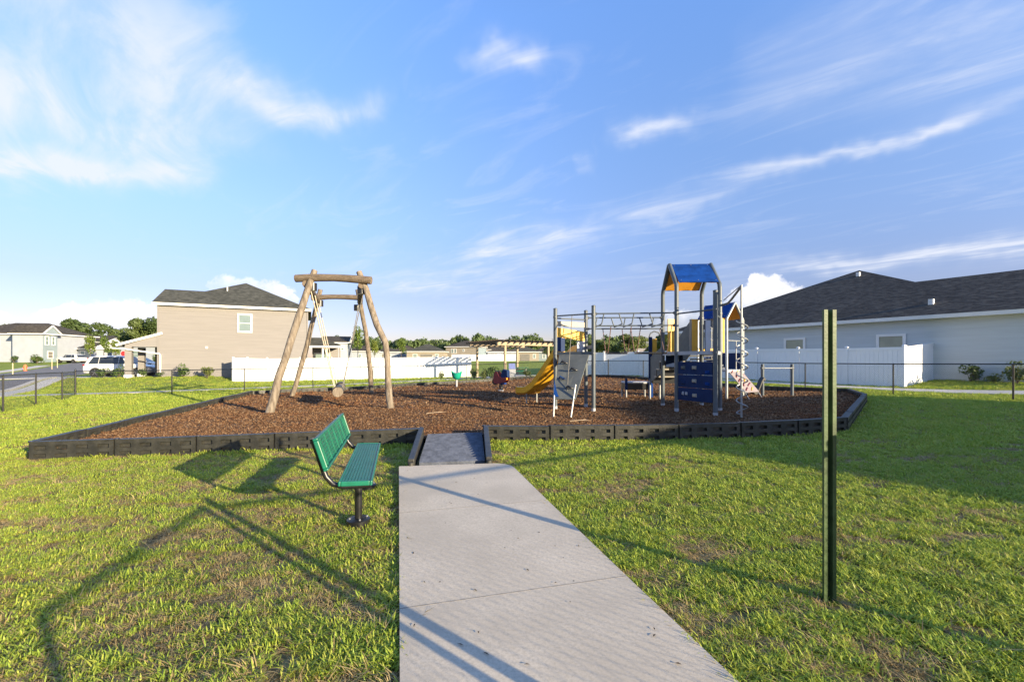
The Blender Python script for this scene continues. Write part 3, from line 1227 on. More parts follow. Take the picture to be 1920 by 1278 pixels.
def make_swing():
    root = thing('log_swing', (-6.2, 15.4, .05), 'tall frame of crooked weathered logs with a hanging log swing', 'swing')
    legs = [((-6.83, 11.95, -.1), (-6.22, 13.45, 4.32), .112, .094, (-.05, 0, 0)),
            ((-3.64, 12.85, -.1), (-4.86, 13.55, 4.30), .10, .094, (.22, 0, -.05)),
            ((-9.22, 17.8, -.1), (-7.72, 17.2, 4.35), .10, .088, (.06, 0, 0)),
            ((-6.28, 19.1, -.1), (-6.28, 17.35, 4.37), .10, .088, (.10, 0, 0))]
    for i, (a, b, r0, r1, bd) in enumerate(legs):
        mb = MB()
        pts, rs = logpts(a, b, r0, r1, bd, i + 3, 9)
        if i == 1:       # one leg has a knee in it
            pts[4] += Vector((.12, 0, 0))
            pts[3] += Vector((.05, 0, 0))
        mb.tube(pts, rs, 12)
        mb.build('leg', M_LOG, root, smooth=True)
    for i, (a, b, r) in enumerate((((-6.78, 13.38, 4.06), (-4.42, 13.40, 4.00), .12), ((-8.0, 17.05, 3.98), (-6.05, 17.1, 3.99), .10))):
        mb = MB()
        pts, rs = logpts(a, b, r, r, (0, 0, .05), i + 31, 7)
        mb.tube(pts, rs, 12)
        mb.build('cross_beam', M_LOGH, root, smooth=True)
    for i, (a, b) in enumerate((((-6.42, 13.3, 3.88), (-7.85, 17.3, 3.84)), ((-4.72, 13.4, 3.86), (-6.2, 17.4, 3.84)))):
        mb = MB()
        pts, rs = logpts(a, b, .11, .10, (0, 0, .02), i + 51, 7)
        mb.tube(pts, rs, 12)
        mb.build('side_beam', M_LOGH, root, smooth=True)
    for p in ((-6.27, 13.42, 3.80), (-4.78, 13.55, 3.72), (-7.72, 17.15, 3.78), (-6.28, 17.3, 3.62)):
        mb = MB()
        mb.tube([(p[0], p[1], p[2] - .12), (p[0], p[1], p[2] + .12)], .128, 12)
        mb.build('black_strap', M_BLACK, root, smooth=True)
    # hanging log
    a, b = Vector((-5.62, 13.75, .47)), Vector((-6.62, 16.5, .52))
    mb = MB()
    pts, rs = logpts(a, b, .165, .15, (0, 0, -.03), 77, 9)
    mb.tube(pts, rs, 14)
    lg = mb.build('hanging_log', M_LOG, root, smooth=True)
    for q in (.17, .83):
        mb = MB()
        p = a.lerp(b, q)
        d = (b - a).normalized()
        mb.tube([p - d * .14, p + d * .14], .174, 14)
        mb.build('rubber_band', M_BLACK, lg, smooth=True)
    lt, rt = (Vector((-6.55, 13.9, 3.75)), Vector((-7.7, 17.0, 3.75))), (Vector((-4.95, 14.0, 3.75)), Vector((-6.1, 17.0, 3.72)))
    for k, (q, top, off) in enumerate(((.17, lt[0], -.13), (.17, lt[0] + Vector((-.05, .35, 0)), -.10), (.83, lt[1], -.13), (.17, rt[0] + Vector((-.12, .5, -.05)), .13), (.83, rt[1], .13))):
        p = a.lerp(b, q) + Vector((off, 0, .10))
        mb = MB()
        mb.tube([top, top.lerp(p, .35), p], .018 if k < 3 else .015, 6)
        mb.build('rope', M_ROPE if k < 3 else M_ROPED, root, smooth=True)


make_swing()


# ------------------------------------------------------------------ climbing frame
def make_playset():
    root = thing('climbing_frame', (4.9, 11.7, .1), 'grey post climbing frame with blue gabled roofs, yellow slide and overhead bars', 'playset')
    P1, P2, P3 = (1.24, 12.2), (2.21, 11.57), (2.2, 12.7)
    T1, T2, T3, T4, T5 = (4.46, 12.62), (4.37, 11.33), (5.58, 12.55), (5.49, 11.27), (4.92, 10.32)
    DZ = 1.73
    PR = .055

    def post(p, top, r=PR, z0=-.1, m=None):
        mb = MB()
        mb.tube([(p[0], p[1], z0), (p[0], p[1], top)], r, 16)
        o = mb.build('post', m or M_POST, root, smooth=True)
        mb = MB()
        mb.lathe([(r + .004, 0), (r + .004, .02), (r * .8, .035), (r * .3, .042)], (p[0], p[1], top), 16)
        mb.build('cap', m or M_POST, o, smooth=True)
        mb = MB()
        mb.lathe([(r + .003, 0), (r + .003, .10)], (p[0], p[1], zm(*p) - .02), 16)
        mb.build('base_collar', M_PALE, o, smooth=True)
        return o

    def bar(name, a, b, r, m=M_POST, clamp=True):
        mb = MB()
        mb.tube([a, b], r, 10)
        o = mb.build(name, m, root, smooth=True)
        if clamp:
            for e in (a, b):
                d = (Vector(b) - Vector(a)).normalized()
                c = Vector(e)
                mb = MB()
                mb.tube([c - d * .035, c + d * .035], r + .018, 10)
                mb.build('clamp', M_CLAMP, o, smooth=True)
        return o

    def deck(pts, z, m=M_PALE):
        mb = MB()
        mb.extrude([(x, y, z - .06) for x, y in pts], (0, 0, .06))
        return mb.build('deck', m, root, bev=.008)

    def panel(a, b, z0, z1, m, t=.022, name='panel', z0b=None, z1b=None):
        """upright sheet between two points; the second end may start and stop at other heights"""
        z0b = z0 if z0b is None else z0b
        z1b = z1 if z1b is None else z1b
        a, b = Vector((*a, 0)), Vector((*b, 0))
        d = (b - a).normalized()
        n = Vector((d.y, -d.x, 0)) * t / 2
        mb = MB()
        vs = [(a - n) + Vector((0, 0, z0)), (b - n) + Vector((0, 0, z0b)), (b - n) + Vector((0, 0, z1b)), (a - n) + Vector((0, 0, z1))]
        mb.extrude([v for v in vs], n * 2)
        return mb.build(name, m, root, bev=.004)

    def lerp(a, b, q):
        return (a[0] + (b[0] - a[0]) * q, a[1] + (b[1] - a[1]) * q)

    # slide tower
    for p in (P1, P2, P3):
        post(p, 2.95)
    deck([P1, P2, P3], DZ)
    for a, b in ((P1, P2), (P2, P3), (P1, P3)):
        mb = MB()
        mb.beam((*a, DZ - .04), (*b, DZ - .04), .04, .085)
        mb.build('deck_edge', M_POST, root)
    bar('top_bar', (*P1, 2.76), (*P2, 2.76), .021)
    bar('top_bar', (*P1, 2.70), (*P3, 2.70), .021)
    # slide mouth panel between first and third post
    panel(lerp(P1, P3, .05), lerp(P1, P3, .95), 2.47, 2.62, M_BEIGE, name='name_board')
    panel(lerp(P1, P3, .05), lerp(P1, P3, .95), 2.16, 2.44, M_YEL, name='arch_panel', z0b=2.06, z1b=2.34)
    panel(lerp(P1, P3, .05), lerp(P1, P3, .30), 1.75, 2.16, M_NAVY, name='arch_leg')
    panel(lerp(P1, P3, .70), lerp(P1, P3, .95), 1.75, 2.06, M_PALE, name='arch_leg')
    panel(lerp(P3, P2, .06), lerp(P3, P2, .94), 1.82, 1.92, M_CLAMP, name='foot_board')
    # slide
    n = Vector((-.46, .89, 0)).normalized()
    sd = Vector((.89, .46, 0)).normalized()
    st = Vector((1.70, 12.48, 0))
    prof = [(0, 1.74), (.25, 1.72), (.45, 1.62), (.8, 1.34), (1.3, .93), (1.75, .60), (2.1, .44), (2.4, .385), (2.8, .375), (2.88, .34)]
    sec = [(-.30, .20), (-.265, .215), (-.24, .19), (-.225, .05), (-.17, .0), (.17, .0), (.225, .05), (.24, .19), (.265, .215), (.30, .20), (.275, .0), (.19, -.055), (-.19, -.055), (-.275, .0)]
    mb = MB()
    vs, fs = [], []
    for u, z in prof:
        c = st + n * u
        for v, h in sec:
            q = c + sd * v
            vs.append((q.x, q.y, z + h))
    k = len(sec)
    for i in range(len(prof) - 1):
        for j in range(k):
            fs.append((i * k + j, i * k + (j + 1) % k, (i + 1) * k + (j + 1) % k, (i + 1) * k + j))
    fs += [tuple(range(k)), tuple((len(prof) - 1) * k + j for j in range(k - 1, -1, -1))]
    mb.add(vs, fs)
    sl = mb.build('slide', M_SLIDE, root, smooth=True)
    for u, z in ((.75, 1.36), (1.1, 1.06), (1.5, .75)):
        c = st + n * u
        mb = MB()
        mb.lathe([(.09, -.02), (.08, .02), (.03, .035)], (0, 0, 0), 10)
        mb.v = [(c.x + sd.x * .24 + a * .5 + sd.x * .06 * (b2 > 0), c.y + sd.y * .24 + b_, z - .02 + a * .0 + b2) for a, b_, b2 in [(v[0], v[1] * .4, v[2]) for v in mb.v]]
        mb.build('moulded_dimple', M_ORANGE, sl, smooth=True)
    for v in (-.2, .2):
        c = st + n * 2.25 + sd * v
        mb = MB()
        mb.tube([(c.x, c.y, -.1), (c.x, c.y, .42)], .02, 8)
        mb.build('leg', M_STEEL, sl, smooth=True)
    # leaning climbing wall of the slide tower
    tl, tr = Vector((1.32, 12.02, 1.66)), Vector((2.09, 11.56, 1.66))
    bl, br = Vector((1.07, 10.86, .52)), Vector((1.58, 10.66, .52))
    nn = (tr - tl).cross(bl - tl).normalized() * .03
    mb = MB()
    mb.extrude([bl, br, tr, tl], nn)
    wall = mb.build('climbing_wall', M_GREY, root, bev=.006)
    nn = nn.normalized()
    if nn.y > 0:
        nn = -nn
    for u, v, m in ((.22, .78, M_BLACK), (.62, .62, M_BLACK), (.24, .42, M_NAVY), (.62, .22, M_BLACK)):
        c = bl.lerp(tl, v).lerp(br.lerp(tr, v), u) + nn * .035
        mb = MB()
        mb.tube([c + Vector((-.09, .03, -.015)), c + Vector((-.03, .01, .02)) + nn * .03, c + Vector((.04, -.02, -.01)) + nn * .02, c + Vector((.10, -.03, -.02))], [.012, .035, .03, .01], 8)
        mb.build('climbing_hold', m, wall, smooth=True)
    c0 = bl.lerp(tl, .02) + nn * .035
    mb = MB()
    arc = [c0 + Vector((.02 + .12 * q, -.02 * q, .42 * (1 - q) ** 1.6)) for q in [i / 8 for i in range(9)]]
    mb.extrude([c0 + Vector((.01, 0, 0))] + arc[::-1], nn * .012)
    mb.build('blue_wave', M_BLUE, wall)
    for p, q in ((bl, (1.03, 10.62)), (br, (1.44, 10.58))):
        mb = MB()
        mb.tube([(q[0], q[1], -.05), p + Vector((0, 0, .25)) + (tl - bl) * .1], .02, 8)
        mb.build('leg', M_STEEL, wall, smooth=True)
    mid = lerp(P1, P2, .45)
    mb = MB()
    mb.tube([(mid[0], mid[1], 2.76), (mid[0] - .10, mid[1] - .35, 1.85), (mid[0] - .23, mid[1] - .85, .95), (mid[0] - .27, mid[1] - 1.0, .65)], .011, 6)
    mb.build('climbing_rope', M_ROPED, root, smooth=True)

    # overhead bars between the towers
    up = [((2.27, 11.57, 2.76), (4.33, 11.35, 2.76)), ((2.26, 12.7, 2.76), (4.42, 12.62, 2.76))]
    dn = [((2.27, 11.60, 2.43), (4.33, 11.38, 2.43)), ((2.26, 12.66, 2.43), (4.42, 12.58, 2.43))]
    for a, b in up + dn:
        bar('overhead_rail', a, b, .020)
    for k in range(5):
        q = (k + .55) / 5.2
        a = Vector(up[0][0]).lerp(Vector(up[0][1]), q)
        b = Vector(up[1][0]).lerp(Vector(up[1][1]), q + .02)
        mb = MB()
        dx = .09 if k % 2 else -.06
        dz = Vector((dx, 0, -.28))
        mb.tube([a, a + dz, b + dz, b], .017, 8)
        mb.build('rung', M_POST, root, smooth=True)
    # hanging stepping planks under the rails
    for q0, q1 in ((.20, .46), (.58, .97)):
        mb = MB()
        a, b = Vector(dn[0][0]).lerp(Vector(dn[0][1]), q0), Vector(dn[0][0]).lerp(Vector(dn[0][1]), q1)
        c, d = Vector(dn[1][0]).lerp(Vector(dn[1][1]), q0), Vector(dn[1][0]).lerp(Vector(dn[1][1]), q1)
        m1, m2 = (a + c) / 2, (b + d) / 2
        m1.z = m2.z = DZ - .03
        mb.beam(m1, m2, .34, .05)
        pk = mb.build('hanging_plank', M_BLACK, root, bev=.01)
        for e in (a, c, b, d):
            mb = MB()
            y = e.y + (.38 if e.y < 12.1 else -.38)
            mb.tube([e, (e.x, y, DZ - .02)], .012, 6)
            mb.build('hanger', pmat('hanger_brown', (.16, .09, .07), .6, .1, 8), pk, smooth=True)

    # main tower: two bent gable frames carry the roof
    for a, b in ((T2, T1), (T4, T3)):
        ap = ((a[0] + b[0]) / 2, (a[1] + b[1]) / 2, 4.17)
        mb = MB()
        mb.tube([(a[0], a[1], -.1), (a[0], a[1], 3.42), (a[0], a[1] + .02, 3.52), (ap[0], ap[1] - .02, ap[2])], PR, 16)
        f = mb.build('gable_frame', M_POST, root, smooth=True)
        mb = MB()
        mb.tube([(b[0], b[1], -.1), (b[0], b[1], 3.42), (b[0], b[1] - .02, 3.52), (ap[0], ap[1] + .02, ap[2])], PR, 16)
        mb.build('gable_leg', M_POST, f, smooth=True)
        for p in (a, b):
            mb = MB()
            mb.lathe([(PR + .003, 0), (PR + .003, .10)], (p[0], p[1], zm(*p) - .02), 16)
            mb.build('base_collar', M_PALE, f, smooth=True)
    post(T5, 3.16)
    deck([T1, T2, T4, T3], DZ)
    deck([T2, T5, T4], DZ)
    for a, b in ((T2, T5), (T5, T4), (T1, T2), (T4, T3)):
        mb = MB()
        mb.beam((*a, DZ - .045), (*b, DZ - .045), .045, .09)
        mb.build('deck_edge', M_PALE, root)

    def roof(e0, e1, f0, f1, r0, r1, m, gm, name='roof_sheet'):
        """two sheets from ridge r0-r1 to eaves e0-e1 and f0-f1, plus fabric-like gable boards"""
        for a, b in ((e0, e1), (f0, f1)):
            a, b = Vector(a), Vector(b)
            A, B = Vector(r0), Vector(r1)
            nn = (B - A).cross(a - A).normalized()
            if nn.z < 0:
                nn = -nn
            mb = MB()
            mb.extrude([a + nn * .03, b + nn * .03, B + nn * .03, A + nn * .03], nn * .02)
            o = mb.build(name, m, root)
            mb = MB()
            seg = 12
            low = [a.lerp(b, .03 + .94 * i / seg) - (a - A) * (.02 * math.sin(i * math.pi / 3) + .03) for i in range(seg + 1)]
            mb.extrude([A.lerp(B, .03) + nn * .004, A.lerp(B, .97) + nn * .004] + [p + nn * .004 - Vector((0, 0, .0)) for p in low[::-1]], nn * .02)
            mb.build('liner', gm, o)
            for q in ((.06, .08), (.94, .08), (.06, .92), (.94, .92), (.5, .08), (.5, .92)):
                c = a.lerp(b, q[0]).lerp(A.lerp(B, q[0]), q[1]) + nn * .05
                mb = MB()
                mb.lathe([(.018, 0), (.014, .008)], c, 8)
                mb.build('bolt', M_STEEL, o)
    x0, x1 = 4.42, 5.54
    r0, r1 = (x0 + .05, 12.0, 4.15), (x1 - .05, 11.93, 4.15)
    roof((T2[0] + .05, T2[1] - .02, 3.53), (T4[0] - .05, T4[1] - .02, 3.53), (T1[0] + .05, T1[1] + .02, 3.53), (T3[0] - .05, T3[1] + .02, 3.53), r0, r1, M_BLUE, M_ORANGE)
    bar('top_bar', (*T2, 2.73), (*T5, 2.73), .021)
    bar('top_bar', (*T5, 2.62), (T4[0], T4[1], 2.62), .019)
    # blue climbing wall between two posts, three boards
    for k in range(3):
        za, zb = .46 + k * .335, .46 + (k + 1) * .335 - .008
        b = panel(lerp(T2, T5, .06), lerp(T2, T5, .94), za, zb, M_NAVY, .04, 'wall_board')
        d = Vector((T5[0] - T2[0], T5[1] - T2[1], 0)).normalized()
        nrm = Vector((d.y, -d.x, 0))
        if nrm.y > 0:
            nrm = -nrm
        hs = [[(.2, .55, M_PALE), (.29, .55, M_PALE), (.50, .45, M_BEIGE)], [(.49, .55, M_BEIGE), (.82, .35, M_BLUE), (.2, .4, M_NAVY)], [(.2, .55, M_GREY), (.49, .55, M_BEIGE), (.82, .2, M_BLUE)]][k]
        for q, h, m in hs:
            p = lerp(T2, T5, q)
            z = za + (zb - za) * h
            c = Vector((p[0], p[1], z)) + nrm * .02
            mb = MB()
            s = .045
            w = .03 if m == M_PALE and k == 0 else .065
            vs = [c - d * w - Vector((0, 0, s)), c + d * w - Vector((0, 0, s)), c + d * w + Vector((0, 0, s)), c - d * w + Vector((0, 0, s))]
            vs += [v.lerp(c, .35) + nrm * .035 for v in vs[:4]]
            mb.add(vs, [(0, 1, 5, 4), (1, 2, 6, 5), (2, 3, 7, 6), (3, 0, 4, 7), (4, 5, 6, 7)])
            mb.build('climbing_hold', m, b, smooth=True)
    panel((4.55, 12.62), (5.05, 12.62), 1.30, 1.64, M_NAVY, .03, 'under_deck_panel')
    # bolts on the clamps of the main posts
    for p in (T1, T2, T3, T4, T5, P1, P2, P3):
        for z in (DZ - .04, 2.73):
            mb = MB()
            mb.lathe([(PR + .007, -.03), (PR + .007, .03)], (p[0], p[1], z), 14)
            c = mb.build('clamp', M_CLAMP, root, smooth=True)
            mb = MB()
            mb.tube([(p[0] - .01, p[1] - PR - .022, z), (p[0] - .01, p[1] - PR, z)], .012, 8)
            mb.build('bolt', M_STEEL, c)
    # panels at the sides of the main deck
    panel((4.62, 12.66), (4.86, 12.74), DZ + .02, 2.72, M_YEL, .03)
    panel((4.87, 12.745), (4.93, 12.76), DZ + .02, 2.70, M_NAVY, .03)
    panel((5.36, 12.72), (5.52, 12.68), DZ + .02, 2.72, M_YEL, .03)
    panel((5.30, 12.74), (5.355, 12.722), DZ + .02, 2.72, M_BEIGE, .03)
    panel((5.70, 12.60), (5.90, 12.70), DZ + .02, 2.68, M_NAVY, .03)
    panel((5.57, 11.40), (5.82, 11.80), DZ - .02, 2.66, M_BEIGE, .03)
    panel((5.83, 11.82), (6.02, 12.13), DZ - .02, 2.66, M_YEL, .035)
    panel((6.03, 12.15), (6.10, 12.26), DZ - .02, 2.66, M_BEIGE, .03)
    for z in (2.25, 2.62):
        bar('guard_rail', (5.58, 12.6, z), (6.55, 13.6, z - .2), .016, M_STEEL)
    for k in range(4):
        q = (k + .5) / 4
        bar('baluster', (5.58 + .97 * q, 12.6 + q, DZ - .3 * q), (5.58 + .97 * q, 12.6 + q, 2.62 - .2 * q), .012, M_STEEL, False)

    # stair down behind the main deck to a low transfer platform
    for k, (y, z) in enumerate(((12.95, 1.46), (13.25, 1.22), (13.55, .98))):
        mb = MB()
        mb.box((4.95, y, z), (.85, .32, .045))
        mb.build('stair_tread', M_BEIGE, root, bev=.006)
        mb = MB()
        mb.box((4.95, y + .15, z - .12), (.84, .02, .2))
        mb.build('stair_riser', M_BLACK, root)
    panel((5.42, 12.85), (5.25, 14.1), DZ, 2.75, M_GREY, .025, 'stair_guard', z0b=.8, z1b=1.85)
    panel((4.60, 12.95), (4.50, 14.0), 1.15, 1.95, M_GREY, .025, 'stair_guard', z0b=.72, z1b=1.55)
    # tall yellow panel with navy edges beside the stair
    panel((4.46, 13.92), (4.57, 13.92), .84, 2.26, M_NAVY, .05)
    yp = panel((4.575, 13.93), (4.72, 13.93), .74, 2.20, M_YEL, .03)
    panel((4.725, 13.92), (4.86, 13.92), .95, 1.75, M_NAVY, .05)
    mb = MB()
    mb.tube([(4.47, 13.92, 2.24), (4.52, 13.92, 2.38), (4.64, 13.92, 2.44), (4.78, 13.92, 2.40), (4.85, 13.92, 2.30)], .022, 8)
    mb.build('arch_tube', M_CLAMP, root, smooth=True)
    for x in (4.50, 4.82):
        mb = MB()
        mb.tube([(x, 13.92, -.05), (x, 13.92, .9)], .032, 10)
        mb.build('leg', M_STEEL, root, smooth=True)
    # transfer platform
    mb = MB()
    mb.box((4.27, 14.75, .735), (.86, .62, .06))
    tp = mb.build('transfer_platform', M_PALE, root, bev=.01)
    mb = MB()
    mb.box((4.27, 14.75, .60), (.84, .58, .2))
    mb.build('platform_skirt', M_BLACK, tp)
    panel((3.82, 14.42), (3.90, 14.42), .5, .88, M_NAVY, .05)
    panel((4.62, 14.42), (4.76, 14.42), .25, .92, M_BLUE, .05)
    for x, y in ((3.88, 14.5), (4.68, 14.5), (3.88, 15.05), (4.68, 15.05)):
        mb = MB()
        mb.tube([(x, y, -.05), (x, y, .70)], .03, 10)
        mb.build('leg', M_STEEL, tp, smooth=True)

    # lower tower behind
    e1, e2 = Vector((.86, .51, 0)), Vector((-.51, .86, 0))
    Q1 = Vector((7.42, 14.75, 0))
    Q2, Q3 = Q1 + e1 * .96, Q1 + e2 * 1.13
    Q4 = Q2 + e2 * 1.13
    D2 = 1.16
    for a, b in ((Q1, Q2), (Q3, Q4)):
        ap = (a + b) / 2
        mb = MB()
        mb.tube([(a.x, a.y, -.1), (a.x, a.y, 2.93), (ap.x, ap.y, 3.52)], .045, 12)
        f = mb.build('gable_frame', M_STEEL, root, smooth=True)
        mb = MB()
        mb.tube([(b.x, b.y, -.1), (b.x, b.y, 2.93), (ap.x, ap.y, 3.52)], .045, 12)
        mb.build('gable_leg', M_STEEL, f, smooth=True)
    zz = Vector((0, 0, 2.95))
    ra, rb = (Q1 + Q2) / 2 + Vector((0, 0, 3.5)), (Q3 + Q4) / 2 + Vector((0, 0, 3.5))
    roof(Q1 + zz, Q3 + zz, Q2 + zz, Q4 + zz, ra, rb, M_BLUE, M_ORANGE)
    deck([Q1.to_2d(), Q2.to_2d(), Q4.to_2d(), Q3.to_2d()], D2)
    mb = MB()
    mb.beam(Q1 + Vector((0, 0, D2 - .04)), Q2 + Vector((0, 0, D2 - .04)), .05, .09)
    mb.build('deck_edge', M_PALE, root)
    t2 = lambda v: (v.x, v.y)
    panel(t2(Q3 + e1 * .06), t2(Q4 - e1 * .06), D2 + .02, D2 + .58, M_NAVY, .03)
    panel(t2(Q3 + e1 * .06), t2(Q4 - e1 * .06), D2 + .59, D2 + .78, M_YEL, .03)
    panel(t2(Q2 + e2 * .1), t2(Q4 - e2 * .1), D2 + .02, D2 + .6, M_NAVY, .03)
    bar('guard_rail', Q1 + Vector((0, 0, D2 + 1.02)), Q2 + Vector((0, 0, D2 + 1.02)), .02, M_STEEL)
    bar('grab_bar', Q1 + e1 * .55 + Vector((0, 0, D2)), Q1 + e1 * .55 + Vector((0, 0, D2 + 1.02)), .016, M_STEEL, False)
    # sloping steps between the two towers
    for k in range(5):
        q = (k + .5) / 5
        c = Vector((5.75, 12.9, 0)).lerp(Vector((6.95, 14.9, 0)), q)
        mb = MB()
        mb.box((c.x, c.y, DZ - .05 - .5 * q), (.86, .42, .05), R(-28))
        mb.build('bridge_step', M_PALE, root)
    # painted climbing ramp leaning on the lower tower
    ta, tb = Q1 + e1 * .10 + Vector((0, 0, 1.10)), Q2 - e1 * .08 + Vector((0, 0, 1.10))
    ba, bb = ta - e2 * .55 + Vector((.30, 0, -.98)), tb - e2 * .55 + Vector((.30, 0, -.98))
    nn = (tb - ta).cross(ba - ta).normalized()
    if nn.y > 0:
        nn = -nn
    mb = MB()
    mb.extrude([ba.lerp(ta, .28), bb.lerp(tb, .28), tb, ta], nn * .02)
    rp = mb.build('climbing_ramp', pmat('pink_panel', (.24, .20, .195), .5, .1, 4), root)
    for k in range(5):
        q = .34 + k * .15
        for u0, u1, m in ((.08 + .1 * (k % 2), .34, M_REDP), (.5, .72 + .1 * (k % 2), M_REDP if k % 2 else M_YEL)):
            a, b = ba.lerp(ta, q).lerp(bb.lerp(tb, q), u0) + nn * .03, ba.lerp(ta, q + .09).lerp(bb.lerp(tb, q + .09), u1) + nn * .03
            mb = MB()
            mb.tube([a, b], .022, 6)
            mb.build('climbing_hold', m, rp, smooth=True)
    for a, b in ((ba, ta), (bb, tb)):
        mb = MB()
        mb.tube([a - Vector((0, 0, .12)), a.lerp(b, .4)], .018, 8)
        mb.build('leg', M_STEEL, rp, smooth=True)
    # rubber sling between tower and bar
    mb = MB()
    pts_a = []
    pts = []
    for i in range(17):
        q = i / 16
        pts.append(Vector((8.32 + .82 * q, 15.25 + .25 * q, .80 - .34 * math.sin(math.pi * min(1, q * 1.1)) ** .8 + .10 * math.sin(q * 9))))
    vs, fs = [], []
    wv = Vector((-.25, .95, 0)) * .09
    for p in pts:
        vs += [p - wv, p + wv, p + wv - Vector((0, 0, .10)), p - wv - Vector((0, 0, .10))]
    for i in range(len(pts) - 1):
        for j in range(4):
            fs.append((i * 4 + j, i * 4 + (j + 1) % 4, i * 4 + 4 + (j + 1) % 4, i * 4 + 4 + j))
    mb.add(vs, fs)
    mb.build('rubber_sling', M_BLACK, root, smooth=True)

    # spiral climber
    cx, cy = 5.34, 9.93
    mb = MB()
    mb.tube([(cx, cy, -.1), (cx, cy, 3.25)], .024, 10)
    pl = mb.build('climbing_pole', M_STEEL, root, smooth=True)
    mb = MB()
    pts = []
    n = 150
    for i in range(n):
        q = i / (n - 1)
        a = q * 7.0 * 2 * math.pi + 2.6
        rr = .125 * min(1, q * 14, (1 - q) * 14) if False else .118
        pts.append((cx + rr * math.cos(a) + .015, cy + rr * math.sin(a), 2.42 - 2.16 * q))
    pts.append((cx, cy, .24))
    mb.tube(pts, .0145, 7)
    mb.build('spiral_rung', M_STEEL, pl, smooth=True)
    a = Vector((T4[0] + .06, T4[1] - .02, 2.95))
    mb = MB()
    mb.tube([a, a + Vector((.02, -.25, .02)), a + Vector((-.0, -.45, .08)), (cx + .01, cy + .02, 3.22)], .028, 10)
    mb.build('elbow_arm', M_CLAMP, root, smooth=True)
    mb = MB()
    mb.tube([a + Vector((0, -.06, .12)), (cx, cy + .02, 3.24)], .012, 6)
    mb.build('brace', M_STEEL, root, smooth=True)
    return root


make_playset()


def make_turning_bar():
    root = thing('turning_bar', (9.7, 15.6, .2), 'low horizontal exercise bar on two grey posts in the mulch', 'exercise bar')
    for x in (9.16, 10.24):
        mb = MB()
        mb.tube([(x, 15.6, -.05), (x, 15.6, 1.36)], .055, 12)
        p = mb.build('post', M_POST, root, smooth=True)
        mb = MB()
        mb.tube([(x - .05, 15.6, 1.21), (x + .05, 15.6, 1.21)], .06, 10)
        mb.build('clamp', M_CLAMP, p, smooth=True)
    mb = MB()
    mb.tube([(9.16, 15.56, 1.21), (10.24, 15.56, 1.21)], .02, 10)
    mb.build('bar', M_STEEL, root, smooth=True)


make_turning_bar()


def make_spinner_cup():
    x, y = -2.96, 22.8
    z = float(mulch_z(x, y))
    root = thing('spinner_cup', (x, y, z), 'teal bowl shaped spinner seat on a white pole in the mulch', 'spinner')
    mb = MB()
    n = 22
    prof = [(.05, .42), (.17, .48), (.26, .62), (.30, .84), (.285, .85), (.24, .64), (.15, .53), (.02, .50)]
    vs, fs = [], []
    for i, (r, h) in enumerate(prof):
        for j in range(n):
            a = 2 * math.pi * j / n
            hh = h + (.07 * math.cos(2 * a) * (h - .42) / .4 if h > .45 else 0)
            vs.append((x + r * math.cos(a), y + r * math.sin(a), z - .05 + hh))
    for i in range(len(prof) - 1):
        for j in range(n):
            fs.append((i * n + j, i * n + (j + 1) % n, (i + 1) * n + (j + 1) % n, (i + 1) * n + j))
    fs += [tuple(range(n - 1, -1, -1)), tuple((len(prof) - 1) * n + j for j in range(n))]
    mb.add(vs, fs)
    mb.build('bowl', M_TEAL, root, smooth=True)
    mb = MB()
    mb.tube([(x, y, z - .1), (x, y, z + .39)], .05, 12)
    mb.build('pole', M_PALE, root, smooth=True)


make_spinner_cup()


def make_rider():
    x, y = -.5, 19.3
    z = float(mulch_z(x, y))
    root = thing('spring_rider', (x, y, z), 'maroon and black motorbike shaped spring rider near the slide', 'spring rider')
    d = Vector((.80, -.60, 0))
    s = Vector((.6, .8, 0))

    def P(u, v, h):
        q = Vector((x, y, z)) + d * u + s * v
        return (q.x, q.y, q.z + h)
    mb = MB()
    pts = []
    for i in range(60):
        a = i / 59 * 5.5 * 2 * math.pi
        pts.append(P(.085 * math.cos(a), .085 * math.sin(a), .04 + .27 * i / 59))
    mb.tube(pts, .018, 6)
    mb.build('spring', M_BLACK, root, smooth=True)
    mb = MB()
    mb.lathe([(.13, -.05), (.13, .03), (.1, .04)], (x, y, z), 14)
    mb.build('base', M_PALE, root)
    mb = MB()
    mb.box(P(.05, 0, .34), (.42, .16, .06), math.atan2(d.y, d.x))
    mb.build('platform', M_BLUE, root)
    side = [(-.36, .48), (-.30, .34), (-.12, .30), (.10, .36), (.30, .40), (.42, .56), (.36, .62), (.12, .60), (-.02, .66), (-.12, .84), (-.22, .90), (-.30, .78)]
    for v, m in ((-.13, M_REDP), (.11, M_REDP)):
        mb = MB()
        mb.extrude([P(u, v, h) for u, h in side], s * .02)
        mb.build('side_panel', m, root)
    mb = MB()
    mb.extrude([P(u, -.10, h) for u, h in ((.06, .56), (.44, .62), (.42, .93), (.16, .98), (.08, .8))], s * .2)
    mb.build('seat_back', M_NAVY, root, bev=.02)
    mb = MB()
    mb.extrude([P(u, -.11, h) for u, h in ((-.04, .50), (.30, .50), (.30, .60), (-.04, .60))], s * .22)
    mb.build('seat', M_ORANGE, root, bev=.01)
    mb = MB()
    mb.tube([P(-.18, -.24, .93), P(-.22, -.1, .88), P(-.22, .1, .88), P(-.18, .24, .93)], .022, 8)
    mb.build('handlebar', M_BLACK, root, smooth=True)
    mb = MB()
    c = P(-.33, -.03, .40)
    mb.extrude([P(-.33 + .16 * math.cos(a), -.04, .42 + .16 * math.sin(a)) for a in [k * math.pi / 8 for k in range(16)]], s * .08)
    mb.build('front_wheel', M_BLACK, root)


make_rider()

